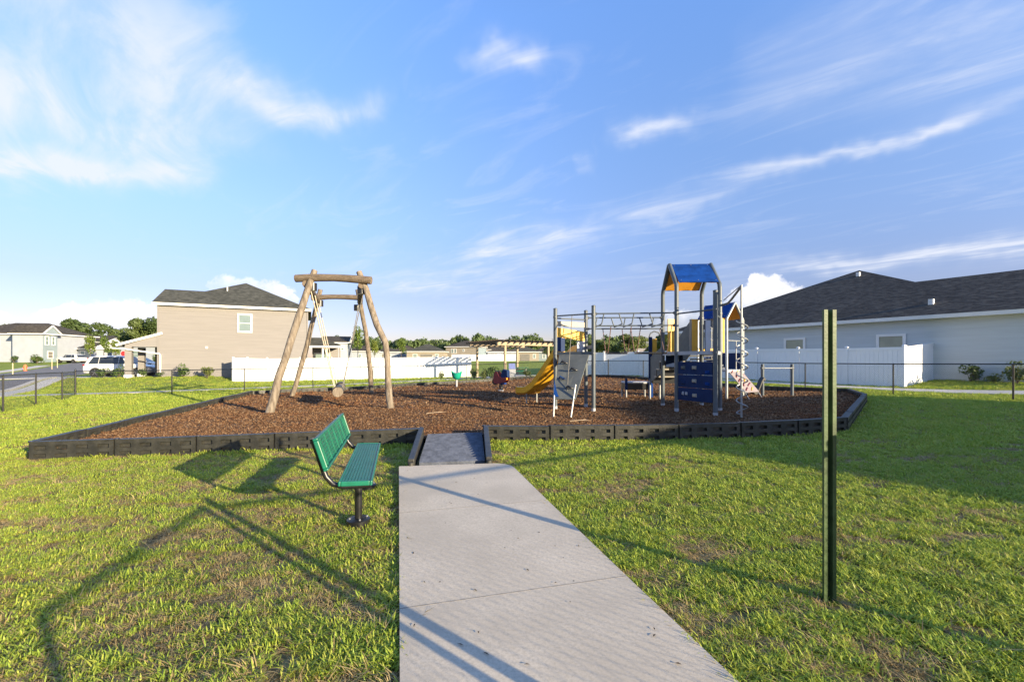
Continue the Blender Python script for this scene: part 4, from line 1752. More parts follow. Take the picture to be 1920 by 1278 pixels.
for k, (x, y, L, rz) in enumerate(((-2.0, 11.3, .55, .5), (1.55, 9.6, .5, .1))):
    mb = MB()
    z = float(mulch_z(x, y)) + .025
    c, s_ = math.cos(rz), math.sin(rz)
    mb.tube([(x - c * L / 2, y - s_ * L / 2, z), (x, y + .02, z + .015), (x + c * L / 2, y + s_ * L / 2, z + .005)], [.009, .008, .003], 6)
    mb.tube([(x, y + .02, z + .015), (x + .14, y + .12, z + .02)], [.008, .003], 5)
    tag(mb.build('fallen_stick', pmat('dry_stick', (.36, .27, .18), .9, .2, 9), None, base=(x, y, z)), ['pale bare stick lying on mulch in front of the log swing', 'pale stick lying on mulch near the front border'][k], 'stick', 'sticks on the mulch')


# ------------------------------------------------------------------ chain link fences
def chain_fence(pts, label, h=1.22, zf=Z, heads=(), wire=.0019):
    root = thing('chain_link_fence', (*pts[0], zf(*pts[0])), label, 'fence', 'black chain link fence around the playground')
    tops = []
    for i, (x, y) in enumerate(pts):
        z = zf(x, y)
        big = i in heads
        r = .036 if big else .026
        mb = MB()
        mb.tube([(x, y, z - .05), (x, y, z + h + (.06 if big else -.02))], r, 10)
        p = mb.build('post', M_BLACK, root, smooth=True)
        mb = MB()
        mb.lathe([(r + .006, 0), (r + .006, .025), (r * .6, .05), (.004, .06)], (x, y, z + h + (.055 if big else -.025)), 10)
        mb.build('cap', M_BLACK, p, smooth=True)
        tops.append(Vector((x, y, z + h)))
    for a, b in zip(tops[:-1], tops[1:]):
        mb = MB()
        mb.tube([a, b], .0215, 8)
        mb.build('top_rail', M_BLACK, root, smooth=True)
        d = b - a
        L = Vector((d.x, d.y)).length
        H = h - .03
        mb = MB()
        st = .0707
        e = Vector((d.x, d.y, 0)).normalized()
        nrm = Vector((e.y, -e.x, 0)) * .0022
        for sgn in (1, -1):
            n = int((L + H) / st) + 1
            for k in range(n):
                s0 = -H + k * st
                sa, sb = max(0, s0), min(L, s0 + H)
                if sb - sa < .02:
                    continue
                za, zb = sa - s0, sb - s0
                if sgn < 0:
                    za, zb = H - za, H - zb
                pa = a + d * (sa / L) - Vector((0, 0, H + .01 - za)) + nrm * sgn
                pb = a + d * (sb / L) - Vector((0, 0, H + .01 - zb)) + nrm * sgn
                w = Vector((0, 0, wire))
                q = nrm.normalized() * wire
                mb.add([pa + w, pa - w + q, pa - w - q, pb + w, pb - w + q, pb - w - q], [(0, 1, 4, 3), (1, 2, 5, 4), (2, 0, 3, 5)])
        mb.build('wire_mesh', M_BLACK, root)
        mb = MB()
        mb.tube([a - Vector((0, 0, h - .04)), b - Vector((0, 0, h - .04))], .0035, 4)
        mb.build('tension_wire', M_BLACK, root)


chain_fence([(-22.0, 21.5), (-19.4, 18.4), (-18.3, 16.4), (-16.7, 14.0), (-14.9, 11.4)], 'black chain link fence running toward the street corner', heads=(0,), wire=.0011)
chain_fence([(-22.0, 21.5), (-16.9, 21.2), (-14.55, 23.2), (-11.2, 24.0), (-8.6, 26.4), (-6.25, 29.3), (-3.45, 32.4), (-.5, 32.6), (2.5, 32.4), (5.0, 31.4), (6.75, 29.9)], 'black chain link fence behind the log swing and slide')
chain_fence([(6.75, 29.9), (8.4, 27.3), (10.1, 24.7), (11.75, 22.1), (13.4, 19.5), (15.1, 16.9), (16.8, 14.3), (18.5, 11.6), (17.0, 9.7)], 'black chain link fence in front of the blue grey house', heads=(0,))
chain_fence([(17.0, 9.7), (14.4, 8.15), (11.8, 6.65), (9.2, 5.2), (6.2, 3.52), (3.10, 1.80), (1.42, .92)], 'black chain link fence beside the gate at the walkway', heads=(5, 6), wire=.0013)


def make_gate():
    a, b = Vector((1.36, .83, 0)), Vector((1.72, -1.05, 0))
    root = thing('chain_link_gate', (a.x, a.y, -.03), 'open black chain link gate beside the walkway entrance', 'gate')
    for p, n in ((a, 'hinge_upright'), (b, 'latch_upright')):
        mb = MB()
        mb.tube([(p.x, p.y, .04), (p.x, p.y, 1.24)], .026, 10)
        mb.build(n, M_BLACK, root, smooth=True)
    for z in (.10, 1.22):
        mb = MB()
        mb.tube([(a.x, a.y, z), (b.x, b.y, z)], .022, 8)
        mb.build('rail', M_BLACK, root, smooth=True)
    mb = MB()
    d = b - a
    L = d.length
    H = 1.12
    e = d.normalized()
    q = Vector((e.y, -e.x, 0)) * .0013
    for sgn in (1, -1):
        for k in range(int((L + H) / .0707) + 1):
            s0 = -H + k * .0707
            sa, sb = max(0, s0), min(L, s0 + H)
            if sb - sa < .02:
                continue
            za, zb = (sa - s0, sb - s0) if sgn > 0 else (H - sa + s0, H - sb + s0)
            pa, pb = a + e * sa + Vector((0, 0, .10 + za)), a + e * sb + Vector((0, 0, .10 + zb))
            w = Vector((0, 0, .0013))
            mb.add([pa + w, pa - w + q, pa - w - q, pb + w, pb - w + q, pb - w - q], [(0, 1, 4, 3), (1, 2, 5, 4), (2, 0, 3, 5)])
    mb.build('wire_mesh', M_BLACK, root)


make_gate()


# ------------------------------------------------------------------ white vinyl fences
def vinyl_fence(pts, label, h=1.83, step=2.4, zf=Z):
    root = thing('vinyl_fence', (*pts[0], zf(*pts[0])), label, 'fence', 'white vinyl privacy fences')
    knots = []
    for (x0, y0), (x1, y1) in zip(pts[:-1], pts[1:]):
        d = math.hypot(x1 - x0, y1 - y0)
        n = max(1, round(d / step))
        knots += [(x0 + (x1 - x0) * k / n, y0 + (y1 - y0) * k / n) for k in range(n)]
    knots.append(pts[-1])
    for i, (x, y) in enumerate(knots):
        z = zf(x, y)
        nx_, ny_ = knots[min(i + 1, len(knots) - 1)]
        px, py = knots[max(i - 1, 0)]
        an = math.atan2(ny_ - py, nx_ - px)
        mb = MB()
        mb.box((x, y, z + (h + .06) / 2 - .05), (.125, .125, h + .16), an)
        p = mb.build('post', M_VINYL, root, bev=.008)
        mb = MB()
        c, s_ = math.cos(an), math.sin(an)
        hw = .075
        q = [(x + (a * c - b * s_) * hw, y + (a * s_ + b * c) * hw, z + h + .09) for a, b in ((-1, -1), (1, -1), (1, 1), (-1, 1))]
        mb.add(q + [(v[0], v[1], v[2] + .025) for v in q] + [(x, y, z + h + .16)], [(3, 2, 1, 0), (0, 1, 5, 4), (1, 2, 6, 5), (2, 3, 7, 6), (3, 0, 4, 7), (4, 5, 8), (5, 6, 8), (6, 7, 8), (7, 4, 8)])
        mb.build('cap', M_VINYL, p)
    for a, b in zip(knots[:-1], knots[1:]):
        za, zb = zf(*a), zf(*b)
        A, B = Vector((*a, za)), Vector((*b, zb))
        d = (B - A).normalized() * .064
        A, B = A + d, B - d
        mb = MB()
        nb = 12
        for k in range(nb):
            p, q = A.lerp(B, (k + .02) / nb), A.lerp(B, (k + .98) / nb)
            mb.beam(p + Vector((0, 0, h / 2 + .02)), q + Vector((0, 0, h / 2 + .02)), .022, h - .14)
        mb.build('panel', M_VINYL, root)
        for zz in (.07, h - .02):
            mb = MB()
            mb.beam(A + Vector((0, 0, zz)), B + Vector((0, 0, zz)), .05, .14)
            mb.build('rail', M_VINYL, root, bev=.006)


vinyl_fence([(-22.6, 36.45), (-22.5, 34.4), (-3.95, 40.6)], 'sunlit white vinyl fence beside the tan house')
vinyl_fence([(-4.05, 40.75), (-7.0, 46.5), (-10, 54)], 'white vinyl fence going back behind the pergola', step=3)
vinyl_fence([(21.4, 21.6), (18.35, 19.95), (9.8, 33.2), (5.2, 36.3), (4.6, 42)], 'shaded white vinyl fence beside the blue grey house')
vinyl_fence([(-18, 128), (1, 128)], 'low looking distant white vinyl fence across the far lawn', step=3)


# ------------------------------------------------------------------ houses
def lap_wall(mb, a, b, z0, z1, board=.19, lip=.018, outward=None):
    """horizontal lap siding between two ground points; every course stands a little proud at its foot"""
    a, b = Vector((*a, 0)), Vector((*b, 0))
    d = (b - a).normalized()
    n = Vector((d.y, -d.x, 0)) if outward is None else Vector((*outward, 0)).normalized()
    z = z0
    while z < z1 - .01:
        zz = min(z + board, z1)
        p = [a + n * lip + Vector((0, 0, z)), b + n * lip + Vector((0, 0, z)), b + n * .003 + Vector((0, 0, zz)), a + n * .003 + Vector((0, 0, zz))]
        q = [a + Vector((0, 0, z)), b + Vector((0, 0, z))]
        mb.add(p + q, [(0, 1, 2, 3), (4, 5, 1, 0)])
        z = zz


def window(root, c, d, n, w, h, m=None, frame=.09, name='window'):
    """window with a raised frame, sash bar and a set-back pane; c is the middle of the opening on the wall face"""
    c, d, n = Vector(c), Vector((*d, 0)).normalized(), Vector((*n, 0)).normalized()
    up = Vector((0, 0, 1))
    mb = MB()
    rot = math.atan2(d.y, d.x)
    t = .07
    for dx, dz, sx, sz in ((-(w / 2 + frame / 2), 0, frame, h + 2 * frame), (w / 2 + frame / 2, 0, frame, h + 2 * frame), (0, h / 2 + frame / 2, w, frame), (0, -(h / 2 + frame / 2), w, frame)):
        p = c + d * dx + up * dz + n * (t / 2)
        mb.box(p, (sx, t, sz), rot)
    f = mb.build(name, M_TRIM, root)
    mb = MB()
    mb.box(c + n * .022, (w, .02, h), rot)
    mb.build('pane', m or M_GLASS, f)
    if h > .9:
        mb = MB()
        mb.box(c + n * .04, (w, .02, .04), rot)
        mb.build('sash_bar', M_TRIM, f)
    return f


def poly_roof(root, vs, fs, m, name='roof', off=(0, 0, 0)):
    mb = MB()
    mb.add(vs, fs)
    return mb.build(name, m, root)


def make_tan_house():
    A, B = Vector((-28.2, 34.0, 0)), Vector((-18.5, 38.6, 0))
    d = (B - A).normalized()
    n = Vector((d.y, -d.x, 0))          # toward the playground
    bk = -n
    L = (B - A).length
    z0, ze = .08, 5.92
    root = thing('tan_house', (A.x, A.y, z0), 'two storey tan house with grey hip roof and one upper window', 'house')

    def P(u, r, z):
        q = A + d * u + bk * r
        return (q.x, q.y, z)
    mb = MB()
    lap_wall(mb, A.to_2d(), B.to_2d(), z0 - .1, ze)
    mb.add([P(0, 0, z0 - .3), P(L, 0, z0 - .3), P(L, 11, z0 - .3), P(0, 11, z0 - .3), P(0, 0, ze), P(L, 0, ze), P(L, 11, ze), P(0, 11, ze)], [(1, 2, 6, 5), (2, 3, 7, 6), (3, 0, 4, 7), (0, 1, 5, 4)])
    mb.build('wall', M_TAN, root)
    for u in (0, L):
        mb = MB()
        q = A + d * u + n * .02
        mb.box((q.x, q.y, (z0 + ze) / 2), (.11, .07, ze - z0), math.atan2(d.y, d.x))
        mb.build('corner_board', M_TAN, root)
    ov = .32
    mb = MB()
    mb.beam(P(-ov, -ov, ze + .06), P(L + ov, -ov, ze + .06), .04, .20)
    mb.build('fascia', M_TRIM, root)
    mb = MB()
    mb.extrude([P(-ov, -ov, ze), P(L + ov, -ov, ze), P(L + ov, .1, ze), P(-ov, .1, ze)], (0, 0, .03))
    mb.build('soffit', M_TRIM, root)
    # hip roof with its ridge running back
    zf = ze + .16
    hw = (L + 2 * ov) / 2
    p = .50
    rise = hw * p
    a, b, c, e = P(-ov, -ov - .03, zf), P(L + ov, -ov - .03, zf), P(L + ov, 12, zf), P(-ov, 12, zf)
    r0, r1 = P(L / 2, hw - ov, zf + rise), P(L / 2, 8.0, zf + rise)
    poly_roof(root, [a, b, c, e, r0, r1], [(0, 1, 4), (1, 2, 5, 4), (2, 3, 5), (3, 0, 4, 5), (3, 2, 1, 0)], M_ROOF2)
    # side gable sharing the front slope
    rr = 2.6
    zz = zf + (rr + ov) * p
    a2, b2, c2, e2 = P(-ov, -ov - .02, zf + .012), P(4.8, -ov - .02, zf + .012), P(4.8, 2 * rr + ov, zf), P(-ov, 2 * rr + ov, zf)
    poly_roof(root, [a2, b2, c2, e2, P(-ov + .12, rr, zz), P(4.8, rr, zz)], [(0, 1, 5, 4), (2, 3, 4, 5), (0, 4, 3), (1, 2, 5)], M_ROOF2)
    q = A + d * (L * .57) + n * .015
    window(root, (q.x - d.x * .22, q.y - d.y * .22, 4.66), d.to_2d(), n.to_2d(), .84, 1.36, M_BLIND, .13)
    mb = MB()
    q = A + d * 3.2 + n * .03
    mb.box((q.x, q.y, 2.55), (.16, .06, .16), math.atan2(d.y, d.x))
    mb.build('wall_vent', M_TRIM, root)
    mb = MB()
    v = Vector(P(4.2, 3.0, zf + 1.75))
    mb.tube([v - Vector((0, 0, .2)), v + Vector((0, 0, .28))], .05, 8)
    mb.build('vent_pipe', M_TRIM, root)
    # porch on the street side
    ph = MB()
    ph.extrude([P(.25, -.05, 3.72), P(-2.5, -.05, 2.72), P(-2.5, -.05, 2.60), P(.25, -.05, 3.56)], bk * 3.4)
    ph.build('porch_roof', M_ROOF2, root)
    mb = MB()
    mb.beam(P(.3, -.12, 3.66), P(-2.55, -.12, 2.66), .06, .17)
    mb.build('porch_fascia', M_TRIM, root)
    mb = MB()
    mb.extrude([P(0, -.02, 3.50), P(-2.05, -.02, 2.68), P(-2.05, -.02, 2.56), P(0, -.02, 2.56)], bk * .08)
    mb.build('porch_gable', M_TAN, root)
    for r in (.18, 3.0):
        mb = MB()
        c = P(-1.85, r, 0)
        mb.box((c[0], c[1], (z0 - .15 + 2.56) / 2), (.42, .42, 2.56 - z0 + .15), math.atan2(d.y, d.x))
        col = mb.build('porch_column', M_TAN, root)
        mb = MB()
        mb.box((c[0], c[1], z0 + .12), (.50, .50, .34), math.atan2(d.y, d.x))
        mb.build('column_base', M_TRIM, col)
    mb = MB()
    mb.extrude([P(0, 3.1, z0), P(-1.0, 3.1, z0), P(-1.0, 3.1, 2.6), P(0, 3.1, 2.6)], bk * .1)
    mb.build('entry_wall', M_GARAGE, root)
    mb = MB()
    mb.tube([P(-2.75, -.2, 2.42), P(-2.2, -.2, 2.40), P(.12, -.12, 2.0), P(.16, -.1, 1.9), P(.16, -.1, z0 + .1)], .06, 8)
    mb.build('downspout', M_TRIM, root, smooth=True)
    # covered terrace at the back corner
    C = Vector((-18.9, 40.4, 0))
    mb = MB()
    lw, ld = 2.4, 4.0

    def Q(u, r, z):
        q = C + d * u + bk * r
        return (q.x, q.y, z)
    poly_roof(root, [Q(-.3, -.3, 2.86), Q(lw + .3, -.3, 2.86), Q(lw + .3, ld, 2.86), Q(-.3, ld, 2.86), Q(-.3, 2.2, 3.75), Q(.9, 2.2, 3.75)], [(0, 1, 5, 4), (1, 2, 5), (2, 3, 4, 5), (3, 0, 4), (3, 2, 1, 0)], M_ROOF2, 'terrace_roof')
    mb.beam(Q(-.3, -.32, 2.78), Q(lw + .3, -.32, 2.78), .04, .16)
    mb.build('terrace_fascia', M_TRIM, root)
    for u in (.9, 1.25, lw):
        mb = MB()
        c = Q(u, 0, 0)
        mb.box((c[0], c[1], 1.4), (.14, .14, 2.7), math.atan2(d.y, d.x))
        mb.build('terrace_post', M_TAN if u > 2 else M_TRIM, root)
    mb = MB()
    mb.extrude([Q(0, 2.2, 0), Q(lw, 2.2, 0), Q(lw, 2.2, 2.8), Q(0, 2.2, 2.8)], bk * .1)
    mb.build('terrace_wall', M_TAN, root)
    c = Q(.85, 2.18, 1.15)
    window(root, c, d.to_2d(), n.to_2d(), 1.3, 2.0, M_GLASS, .07, 'sliding_door')


make_tan_house()


def make_grey_house():
    A = Vector((16.1, 29.5, 0))
    d = Vector((.54, -.842, 0)).normalized()
    bk = Vector((.842, .54, 0)).normalized()
    n = -bk
    root = thing('grey_house', (A.x, A.y, .3), 'blue grey single storey house with broad dark shingle roof', 'house')
    z0, ze = .2, 3.60

    def P(t_, r, z):
        q = A + d * t_ + bk * r
        return (q.x, q.y, z)
    t0, t1 = -5.9, 13.3
    mb = MB()
    lap_wall(mb, P(t0, 0, 0)[:2], P(t1, 0, 0)[:2], z0 - .2, ze, .19, .018, n.to_2d())
    mb.add([P(t0, 0, 0), P(t1, 0, 0), P(t1, 10, 0), P(t0, 18, 0), P(t0, 0, ze), P(t1, 0, ze), P(t1, 10, ze), P(t0, 18, ze)], [(0, 1, 5, 4), (1, 2, 6, 5), (2, 3, 7, 6), (3, 0, 4, 7)])
    mb.build('wall', M_BLUEG, root)
    ov = .4
    p = .462
    zf = ze + .17
    mb = MB()
    mb.beam(P(t0 - ov, -ov, ze + .07), P(t1, -ov, ze + .07), .04, .19)
    mb.build('fascia', M_TRIM, root)
    mb = MB()
    mb.extrude([P(t0 - ov, -ov, ze - .02), P(t1, -ov, ze - .02), P(t1, .1, ze - .02), P(t0 - ov, .1, ze - .02)], (0, 0, .03))
    mb.build('soffit', M_TRIM, root)
    hw = 9.4
    tm = 3.5
    a, b, c, e = P(tm - hw, -ov - .03, zf), P(tm + hw, -ov - .03, zf), P(tm + hw, 22, zf), P(tm - hw, 22, zf)
    r0, r1 = P(tm, hw - ov, zf + hw * p), P(tm, 16, zf + hw * p)
    poly_roof(root, [a, b, c, e, r0, r1], [(0, 1, 4), (1, 2, 5, 4), (2, 3, 5), (3, 0, 4, 5), (3, 2, 1, 0)], M_ROOF)
    rr = 4.9
    zz = zf + (rr + ov) * p
    a, b, c, e = P(tm, -ov - .02, zf + .012), P(t1 + ov, -ov - .02, zf + .012), P(t1 + ov, 2 * rr + ov, zf), P(tm, 2 * rr + ov, zf)
    poly_roof(root, [a, b, c, e, P(tm, rr, zz), P(t1 + ov, rr, zz)], [(0, 1, 5, 4), (1, 2, 5), (2, 3, 4, 5), (3, 0, 4)], M_ROOF)
    for t_ in (3.15, 7.85):
        c = P(t_, -.015, 2.46)
        window(root, c, d.to_2d(), n.to_2d(), .98, .62, M_BLINDW, .13)
    for t_, r in ((9.2, 1.0), (3.9, 7.6)):
        v = Vector(P(t_, r, zf + (r + ov) * p))
        mb = MB()
        mb.box(v + Vector((0, 0, .12)), (.2, .2, .3), .5)
        mb.build('roof_vent', M_TRIM, root)
    mb = MB()
    c = P(11.0, -.06, .75)
    mb.box(c, (.22, .1, .34), math.atan2(d.y, d.x))
    mb.build('wall_box', M_GARAGE, root)


make_grey_house()


def house(name, label, cx, cy, w, dp, h, rot, rise, kind, wm, wins=(), roofm=None, group=None, z=None, over=.45, doors=(), sidem=None):
    """house in its own axes (front at -y), then set down; kinds: hip, gable (ridge along x), front_gable (ridge along y)"""
    z = Z(cx, cy) if z is None else z
    root = thing(name, (0, 0, 0), label, 'house', group)
    mb = MB()
    X, Y = w / 2, dp / 2
    mb.add([(-X, -Y, -.4), (X, -Y, -.4), (X, Y, -.4), (-X, Y, -.4), (-X, -Y, h), (X, -Y, h), (X, Y, h), (-X, Y, h)], [(0, 1, 5, 4), (2, 3, 7, 6)])
    mb.cur = 1
    mb.add([(-X, -Y, -.4), (X, -Y, -.4), (X, Y, -.4), (-X, Y, -.4), (-X, -Y, h), (X, -Y, h), (X, Y, h), (-X, Y, h)], [(1, 2, 6, 5), (3, 0, 4, 7)])
    mb.build('wall', [wm, sidem or wm], root)
    X += over
    Y += over
    zr = h + rise
    E = [(-X, -Y, h + .12), (X, -Y, h + .12), (X, Y, h + .12), (-X, Y, h + .12)]
    bot = [(3, 2, 1, 0)]
    if kind == 'hip':
        k = max(X - Y, .3) if X > Y else 0
        q = max(Y - X, .3) if Y >= X else 0
        vs = E + [(-k, -q, zr), (k, q, zr)]
        fs = ([(0, 1, 5, 4), (1, 2, 5), (2, 3, 4, 5), (3, 0, 4)] if X > Y else [(0, 1, 4), (1, 2, 5, 4), (2, 3, 5), (3, 0, 4, 5)]) + bot
        rf = poly_roof(root, vs, fs, roofm or M_ROOF)
    elif kind == 'gable':
        vs = E + [(-X, 0, zr), (X, 0, zr)]
        rf = poly_roof(root, vs, [(0, 1, 5, 4), (2, 3, 4, 5)] + bot, roofm or M_ROOF)
        mb = MB()
        for s in (-1, 1):
            mb.add([(s * (X - .25), -Y, h + .1), (s * (X - .25), Y, h + .1), (s * (X - .25), 0, zr - .05)], [(0, 1, 2)])
        mb.build('gable_wall', M_TRIM, root)
        for s in (-1, 1):
            mb = MB()
            mb.beam((s * X, -Y, h + .08), (s * X, 0, zr), .12, .2)
            mb.beam((s * X, Y, h + .08), (s * X, 0, zr), .12, .2)
            mb.build('barge_board', M_TRIM, root)
    else:
        vs = E + [(0, -Y, zr), (0, Y, zr)]
        rf = poly_roof(root, vs, [(0, 4, 5, 3), (1, 2, 5, 4)] + bot, roofm or M_ROOF)
        mb = MB()
        mb.add([(-X, -Y + .2, h + .1), (X, -Y + .2, h + .1), (0, -Y + .2, zr - .05)], [(0, 1, 2)])
        mb.build('gable_wall', wm, root)
        mb = MB()
        mb.beam((-X, -Y, h + .08), (0, -Y, zr), .12, .2)
        mb.beam((X, -Y, h + .08), (0, -Y, zr), .12, .2)
        mb.build('barge_board', M_TRIM, root)
    mb = MB()
    for a, b in zip(E, E[1:] + E[:1]):
        mb.beam((a[0], a[1], h + .03), (b[0], b[1], h + .03), .05, .2)
    mb.build('fascia', M_TRIM, root)
    X -= over
    Y -= over
    for face, u, zc, ww, hh, m in wins:
        if face == 'f':
            window(root, (u, -Y - .01, zc), (1, 0), (0, -1), ww, hh, m, .12)
        elif face == 'r':
            window(root, (X + .01, u, zc), (0, 1), (1, 0), ww, hh, m, .12)
        else:
            window(root, (-X - .01, u, zc), (0, -1), (-1, 0), ww, hh, m, .12)
    for u, ww, hh, m in doors:
        mb = MB()
        mb.box((u, -Y - .03, hh / 2), (ww, .08, hh))
        mb.build('door', m, root)
    root.location = (cx, cy, z)
    root.rotation_euler = (0, 0, rot)
    return root


# houses to the left of the street
house('white_house', 'white two storey house with dark roof at the far street', -99, 88, 16, 10, 5.3, R(8), 2.6, 'hip', M_WHITES,
      [('f', -2.0, 4.0, 1.3, 1.7, M_GLASS), ('f', 5.5, 4.2, 1.0, 2.2, M_BLIND)])
house('pale_blue_house', 'pale blue gabled house wing with paired upper windows', -91.6, 82.0, 3.0, 5.0, 5.3, R(98), 1.7, 'front_gable', M_PBLUE,
      [('f', -.7, 4.1, .55, 1.5, M_GLASS), ('f', .6, 4.1, .55, 1.5, M_GLASS), ('f', 0, 1.4, 1.0, 1.2, M_GARAGE)], sidem=M_WHITES)
house('cream_house', 'cream coloured long house under dark trees on the left', -120, 122, 15.5, 10, 5.1, R(4), 2.2, 'gable', M_CREAM, [('f', 2.5, 3.8, 1.0, 1.3, M_BLIND)])
house('cream_garage', 'small cream gabled garage behind the parked white hatchback', -96.5, 93, 5.6, 7, 2.7, R(4), 1.7, 'gable', M_CREAM, [('f', 1.2, 1.4, 1.0, 1.2, M_GLASS)])
house('white_garage', 'small white gabled house front beside the cream garage', -90.3, 93, 5.0, 7, 2.6, R(-4), 1.5, 'gable', M_WHITES, [('f', .5, 1.4, .9, 1.4, M_PBLUE)])
house('distant_grey_house', 'distant dark roofed house beyond the white sport utility car', -81, 94, 7, 8, 3.2, R(6), 1.5, 'hip', M_GSIDE, [('f', 1.0, 1.5, 1.2, 1.3, M_GLASS)])

# houses across the far lawn, left to right
Gf = 'houses across the far lawn'
house('far_house', 'far white two storey house with hip roof beside the tan house terrace', -46, 112, 6.4, 9, 4.6, R(14), 1.9, 'gable', M_WHITES, [('f', .6, 3.4, .6, 1.2, M_GLASS), ('f', 2.0, 3.4, .6, 1.2, M_GLASS), ('f', .6, 1.2, .6, 1.2, M_GLASS)], group=Gf)
house('far_house', 'far white house with navy roof seen between the swing legs', -48.5, 140, 9.5, 10, 3.0, R(4), 2.0, 'hip', M_WHITES, [('f', 0, 1.4, .8, 1.3, M_GLASS), ('f', 2.4, 1.4, .8, 1.3, M_GLASS)], group=Gf)
house('far_house', 'far white house with dark arched porch right of the swing', -42, 146, 8.2, 10, 2.9, R(0), 1.6, 'hip', M_WHITES, [('f', 0.4, 1.5, 3.0, 1.6, M_GARAGE)], group=Gf)
house('far_house', 'far grey sided house with navy roof next to the beige hip roofed house', -37.5, 152, 10, 10, 3.0, R(10), 2.6, 'hip', M_GSIDE, [('f', 1, 1.5, .9, 1.0, M_GLASS)], group=Gf)
house('far_house', 'far beige single storey house with grey pyramid hip roof', -27.6, 140, 11.6, 10.5, 2.9, R(2), 2.6, 'hip', M_CREAM, [('f', -3.2, 1.5, 1.2, 1.1, M_GLASS), ('f', 3.6, 1.5, .9, 1.1, M_GLASS)], group=Gf, doors=((.4, 3.6, 2.1, M_GARAGE),), roofm=M_ROOF2)
house('far_house', 'far beige two storey house with grey side behind the white fence', -16.2, 152, 11.5, 10, 4.8, R(-14), 2.4, 'hip', M_CREAM, [('f', -3.4, 3.4, .7, 1.3, M_GLASS), ('f', -2.3, 3.4, .7, 1.3, M_GLASS), ('f', .8, 3.6, .5, .6, M_GLASS), ('f', 1.5, 1.3, 3.0, 1.6, M_GARAGE)], group=Gf, sidem=M_PBLUE)
house('far_house', 'far pale house showing above the pergola beam line', -6.5, 168, 8, 10, 4.2, R(0), 1.8, 'hip', M_CREAM, [('f', -2, 3.0, .8, 1.2, M_GLASS), ('f', 0, 3.0, .8, 1.2, M_GLASS)], group=Gf)
house('far_house', 'far grey house with dark blue roof behind the pergola post', -3.4, 134, 9, 9, 2.7, R(6), 1.9, 'hip', M_GSIDE, [('f', -1, 1.5, .8, 1.0, M_GLASS)], group=Gf)
house('far_house', 'far beige house with garage door under the pergola', 3.6, 136, 9.6, 10, 2.7, R(-2), 2.3, 'hip', M_CREAM, [('f', -3.0, 1.4, .6, 1.1, M_GLASS), ('f', -2.1, 1.4, .6, 1.1, M_GLASS), ('f', 3.4, 1.4, .7, 1.1, M_GLASS)], group=Gf, doors=((.6, 2.8, 2.1, M_GARAGE),), roofm=M_ROOF2)
house('far_house', 'far blue grey house with dark roof by the slide', 11.5, 138, 9, 10, 2.7, R(-6), 2.2, 'hip', M_PBLUE, [('f', -1, 1.4, .8, 1.1, M_GLASS)], group=Gf)
house('neighbour_house', 'neighbouring house throwing its shadow over the lawn', 26.4, -4.8, 14.5, 13.0, 3.3, R(-53), 2.6, 'hip', M_CREAM, [('f', 0, 1.6, 1.2, 1.2, M_GLASS)])


# ------------------------------------------------------------------ pergola
def make_pergola():
    B, A = Vector((-.56, 34.3, 0)), Vector((-3.15, 38.6, 0))
    u = Vector((.86, .51, 0)).normalized()
    W = 4.25
    D, C = B + u * W, A + u * W
    root = thing('pergola', (.0, 36.8, 0), 'wooden pergola with slatted dark top beyond the chain link fence', 'pergola')
    for p in (A, B, C, D):
        z = Z(p.x, p.y)
        mb = MB()
        mb.box((p.x, p.y, (z + 2.8) / 2), (.17, .17, 2.8 - z), math.atan2(u.y, u.x))
        mb.build('post', M_PINE, root, bev=.01)
    for a, b, dz in ((B, D, 0), (A, C, 0)):
        for s in (-.10, .10):
            v = (A - B).normalized() * s
            mb = MB()
            mb.beam(a - u * .75 + v + Vector((0, 0, 2.83)), b + u * .75 + v + Vector((0, 0, 2.83)), .045, .26)
            mb.build('beam', M_PINE, root)
    v = (A - B).normalized()
    L = (A - B).length
    n = 11
    for k in range(n):
        q = B - u * .65 + u * ((W + 1.3) * k / (n - 1))
        mb = MB()
        mb.beam(q - v * .95 + Vector((0, 0, 3.03)), q + v * (L + .95) + Vector((0, 0, 3.03)), .045, .13)
        mb.build('rafter', M_PINE_SHADE, root)
    n = 12
    for k in range(n):
        q = B + v * (L * k / (n - 1))
        mb = MB()
        mb.beam(q - u * .85 + Vector((0, 0, 3.12)), q + u * (W + .85) + Vector((0, 0, 3.12)), .10, .045)
        mb.build('slat', M_PINE_SHADE, root)


make_pergola()


def make_picnic_table():
    x, y = .55, 36.9
    z = Z(x, y) + .035
    root = thing('picnic_table', (x, y, z), 'green mesh picnic table under the pergola', 'picnic table')
    mb = MB()
    for k in range(6):
        mb.box((x, y - .33 + k * .13, z + .75), (1.8, .10, .03))
    mb.build('table_top', M_GREEN, root)
    for s in (-1, 1):
        mb = MB()
        for k in range(2):
            mb.box((x, y + s * (.62 + k * .13), z + .45), (1.8, .10, .03))
        mb.build('seat', M_GREEN, root)
    for s in (-.65, .65):
        mb = MB()
        mb.tube([(x + s, y - .68, z + .43), (x + s, y + .68, z + .43)], .025, 8)
        mb.tube([(x + s, y - .35, z), (x + s, y - .2, z + .74)], .025, 8)
        mb.tube([(x + s, y + .35, z), (x + s, y + .2, z + .74)], .025, 8)
        mb.build('leg', M_BLACK, root, smooth=True)


make_picnic_table()


